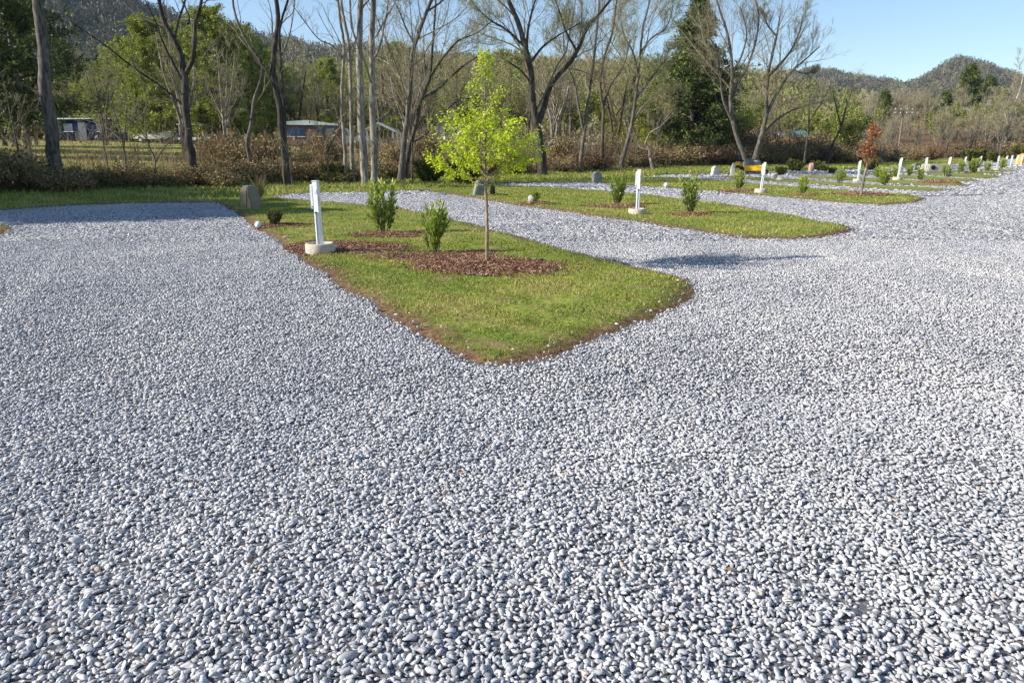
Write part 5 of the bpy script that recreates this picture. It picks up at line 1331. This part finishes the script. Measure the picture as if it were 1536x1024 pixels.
def truck(px, Y, rz, lab, m='white_paint', s=1.0):
    t = empty('pickup_truck', bpos(px, Y), lab, 'pickup truck', rz=rz); t.scale = (s, s, s)
    b = MB(); b.prism([(-2.6, .45), (-2.6, 1.05), (-.7, 1.08), (.9, 1.08), (2.3, .98), (2.55, .75), (2.55, .42)], 1.8); bmesh.ops.bevel(b.b, geom=b.b.edges[:], offset=.05, segments=2, affect='EDGES'); b.build('body', M[m], t)
    b = MB(); b.prism([(-.75, 1.08), (-.6, 1.68), (.45, 1.68), (1.1, 1.08)], 1.6); bmesh.ops.bevel(b.b, geom=b.b.edges[:], offset=.05, segments=2, affect='EDGES'); b.build('cab', M[m], t)
    for sd in (-.805, .805): MB().prism([(-.55, 1.15), (-.45, 1.58), (.38, 1.58), (.85, 1.15)], .03, loc=(0, sd, 0)).build('side_window', M['glass'], t)
    b = MB(); b.box((.82, 0, 1.38), (.04, 1.4, .6), rot=(0, -.82, 0)); b.build('windscreen', M['glass'], t)
    for x in (-1.6, 1.65):
        for sd in (-.82, .82):
            k = MB().cyl((x, sd, .38), .38, .24, rot=(pi / 2, 0, 0)).build('wheel', M['black'], t); MB().cyl((x, sd * 1.16, .38), .2, .02, rot=(pi / 2, 0, 0)).build('rim', M['white_dull'], k)
    for sd in (-.65, .65): MB().box((2.56, sd, .8), (.05, .3, .16), bev=.01).build('headlight', M['glass'], t)
truck(512, 66, radians(200), 'white pickup truck nose-on beside the brown camper')
truck(42, 92, radians(-12), 'white pickup truck on the meadow left of the thick trunk', 'white_paint', .95)
truck(236, 79, radians(-8), 'pale pickup truck parked before the grey mobile home', 'white_dull', .8)
truck(598, 78, radians(-15), 'white pickup truck right of the small metal shed', 'white_paint', .85)
truck(695, 92, radians(15), 'pale pickup truck far behind the young tree', 'white_dull', .9)
# metal shed
Y = 60; t = empty('metal_shed', bpos(574, Y), 'small open shed with a pale sloping metal roof right of the straight trunks', 'shed')
w = sized(553, 594, Y)
MB().prism([(-w / 2 - .1, 1.75), (-w / 2 - .1, 1.85), (-.1, 2.35), (w / 2 + .15, 1.72), (w / 2 + .15, 1.62), (-.1, 2.25)], 2.4).build('roof', M['roof_metal'], t)
MB().box((0, .9, .9), (w - .2, .1, 1.75)).build('rear_wall', M['grey_wall'], t)
for x in (-w / 2 + .08, w / 2 - .08):
    for y in (-.95, .8): MB().box((x, y, .85), (.09, .09, 1.75)).build('post', M['white_dull'], t)
# white rail fences
def rails(px0, px1, Y, lab, n):
    w = sized(px0, px1, Y); t = empty('rail_fence', bpos((px0 + px1) / 2, Y), lab, 'fence')
    for i in range(n): MB().box((-w / 2 + w * i / (n - 1), 0, .55), (.10, .10, 1.15), rot=(0, .12 * math.sin(i * 2.3), 0)).build('post', M['white_paint'], t)
    for z in (.45, .95): MB().box((0, -.07, z), (w, .05, .10)).build('rail', M['white_paint'], t)
rails(823, 862, 74, 'white rail fence with slanting posts behind the double-limbed tree', 6)
rails(880, 928, 80, 'white rail fence behind the slender brown trees in the middle', 7)
t = empty('mobile_home', bpos(700, 104), 'pale mobile home far behind the young tree', 'mobile home'); MB().box((0, 0, 1.2), (8, 3, 2.3)).build('wall', M['white_dull'], t); MB().box((0, 0, 2.42), (8.5, 3.4, .12)).build('roof', M['roof_metal'], t)
for x in (-2.4, 1.8): MB().box((x, -1.53, 1.4), (1.0, .06, .8)).build('window', M['glass'], t)
# teal-roofed house
Y = 100; w = sized(1128, 1200, Y); t = empty('house', bpos(1163, Y, .2), 'white house with a teal metal roof behind the wide crowned tree', 'house', rz=-.05)
MB().box((0, 0, 1.3), (w, 5, 2.1)).build('wall', M['white_dull'], t)
b = MB(); pts = [(-2.9, 2.30), (0, 3.35), (2.9, 2.30), (2.9, 2.18), (0, 3.2), (-2.9, 2.18)]; b.prism(pts, w + .8, rot=(0, 0, pi / 2)); b.build('roof', M['roof_teal'], t)
for x in (-2.8, -.6, 2.6):
    f = MB().box((x, -2.52, 1.5), (.95, .06, 1.1)).build('window', M['glass'], t); MB().box((x, -2.56, .92), (1.1, .08, .07)).build('sill', M['white_paint'], f)
MB().box((1.0, -2.52, 1.05), (.9, .06, 2.0)).build('door', M['brown_wall'], t)
t = empty('camper_trailer', bpos(1078, 96), 'pale camper glimpsed behind the dark pine foot', 'camper'); MB().box((0, 0, 1.25), (5, 2.3, 2.0), bev=.15).build('body', M['white_paint'], t)
MB().box((-.5, -1.16, 1.5), (1.2, .05, .6)).build('window', M['glass'], t)
for x in (-.5, .35): MB().cyl((x, -1.05, .32), .32, .22, rot=(pi / 2, 0, 0)).build('wheel', M['black'], t)
# utility pole
Y = 100; base = bpos(1348, Y); t = empty('utility_pole', base, 'wooden utility pole with two crossarms before the brown wood', 'utility pole')
MB().cyl((0, 0, 3.2), .13, 6.8, r2=.09).build('pole', M['wood_pole'], t)
for z in (5.9, 6.35):
    k = MB().box((0, -.14, z), (2.6, .12, .13)).build('crossarm', M['wood_pole'], t)
    for x in (-1.1, -.4, .4, 1.1): MB().cyl((x, -.14, z + .13), .04, .14).build('insulator', M['white_dull'], k)
# orange tarp
b = MB(); b.prism([(-1.3, -.1), (-1.25, .6), (-.95, 1.3), (-.4, 1.75), (.3, 1.8), (.9, 1.4), (1.25, .7), (1.3, -.1)], 1.8); bmesh.ops.bevel(b.b, geom=b.b.edges[:], offset=.08, segments=2, affect='EDGES')
M['orange'] = mat_plain('orange_tarpaulin', (.62, .27, .05), .6, 4, .3, bstr=.3); o = b.build('tarp', M['orange']); o.location = P3(1537, 247); o.scale = (.6, .6, .62); tag(o, 'orange humped tarp at the right edge behind the last posts', 'tarp')

# ------------------------------------------------------------------ off-frame trees whose shade crosses the left of the yard
for i, (x, y, s) in enumerate(((-21.5, 17.0, .95), (-25.5, 18.4, 1.1), (-30, 17.6, 1.1), (-24, 20.6, .95), (-25.5, 23.0, .95), (-27.5, 24.8, 1.0), (-28, 26.9, .95), (-34, 29.5, .5), (-32, 22, 1.1))):
    copy_thing(pd, (x, y, tz1(x, y)), i * 1.7, s * 1.05, 'dark pine standing outside the left edge of the picture', 'pines left of the picture')

# ------------------------------------------------------------------ air, sky, sun, camera
HAZE = True
if HAZE:
    b = MB(); b.box((0, 1050, 200), (4600, 3200, 403)); o = b.build('haze', None or M['straw'])
    o.data.materials.clear(); hm = bpy.data.materials.new('haze_air'); hm.use_nodes = True; nt = hm.node_tree; nt.nodes.clear()
    out = nt.nodes.new('ShaderNodeOutputMaterial'); v = nt.nodes.new('ShaderNodeVolumePrincipled'); v.inputs['Color'].default_value = (.62, .78, 1, 1)
    v.inputs['Density'].default_value = .00009; v.inputs['Anisotropy'].default_value = .2
    nt.links.new(v.outputs[0], out.inputs['Volume']); o.data.materials.append(hm); tag(o, 'thin blue air haze', kind='stuff')
W = bpy.data.worlds.new('World'); SC.world = W; W.use_nodes = True; nt = W.node_tree
sky = nt.nodes.new('ShaderNodeTexSky'); sky.sky_type = 'NISHITA'; sky.sun_disc = False; sky.sun_elevation = SUN_EL
saz = math.atan2(-SHX, -SHY)              # sun azimuth from +Y towards +X
sky.sun_rotation = saz % (2 * pi); sky.air_density = 1.0; sky.dust_density = .2; sky.ozone_density = 3.0; sky.altitude = 300
bg = nt.nodes['Background']; bg.inputs['Strength'].default_value = .105
nt.links.new(sky.outputs[0], bg.inputs['Color'])
sd = bpy.data.lights.new('sun', 'SUN'); sd.energy = 5.0; sd.angle = radians(.53); sd.color = (1, .93, .83)
so = bpy.data.objects.new('sun', sd); COL.objects.link(so)
dirv = Vector((SHX * cos(SUN_EL), SHY * cos(SUN_EL), -sin(SUN_EL)))
so.rotation_euler = dirv.to_track_quat('-Z', 'Y').to_euler(); so.location = (-30, -5, 25)
cam = bpy.data.cameras.new('camera'); co = bpy.data.objects.new('camera', cam); COL.objects.link(co)
cam.sensor_width = 36; cam.lens = FPX * 36 / 1536; cam.clip_end = 9000; cam.clip_start = .05
co.location = (0, 0, CAMH); co.rotation_euler = (pi / 2 - PITCH, 0, 0)
SC.camera = co
SC.view_settings.view_transform = 'Standard'; SC.view_settings.look = 'None'; SC.view_settings.gamma = 1.0
SC.view_settings.exposure = .78; SC.view_settings.use_curve_mapping = False
SC.cycles.max_bounces = 5; SC.cycles.diffuse_bounces = 2; SC.cycles.transparent_max_bounces = 6; SC.cycles.volume_bounces = 0; SC.cycles.volume_max_steps = 64
SC.cycles.use_denoising = True
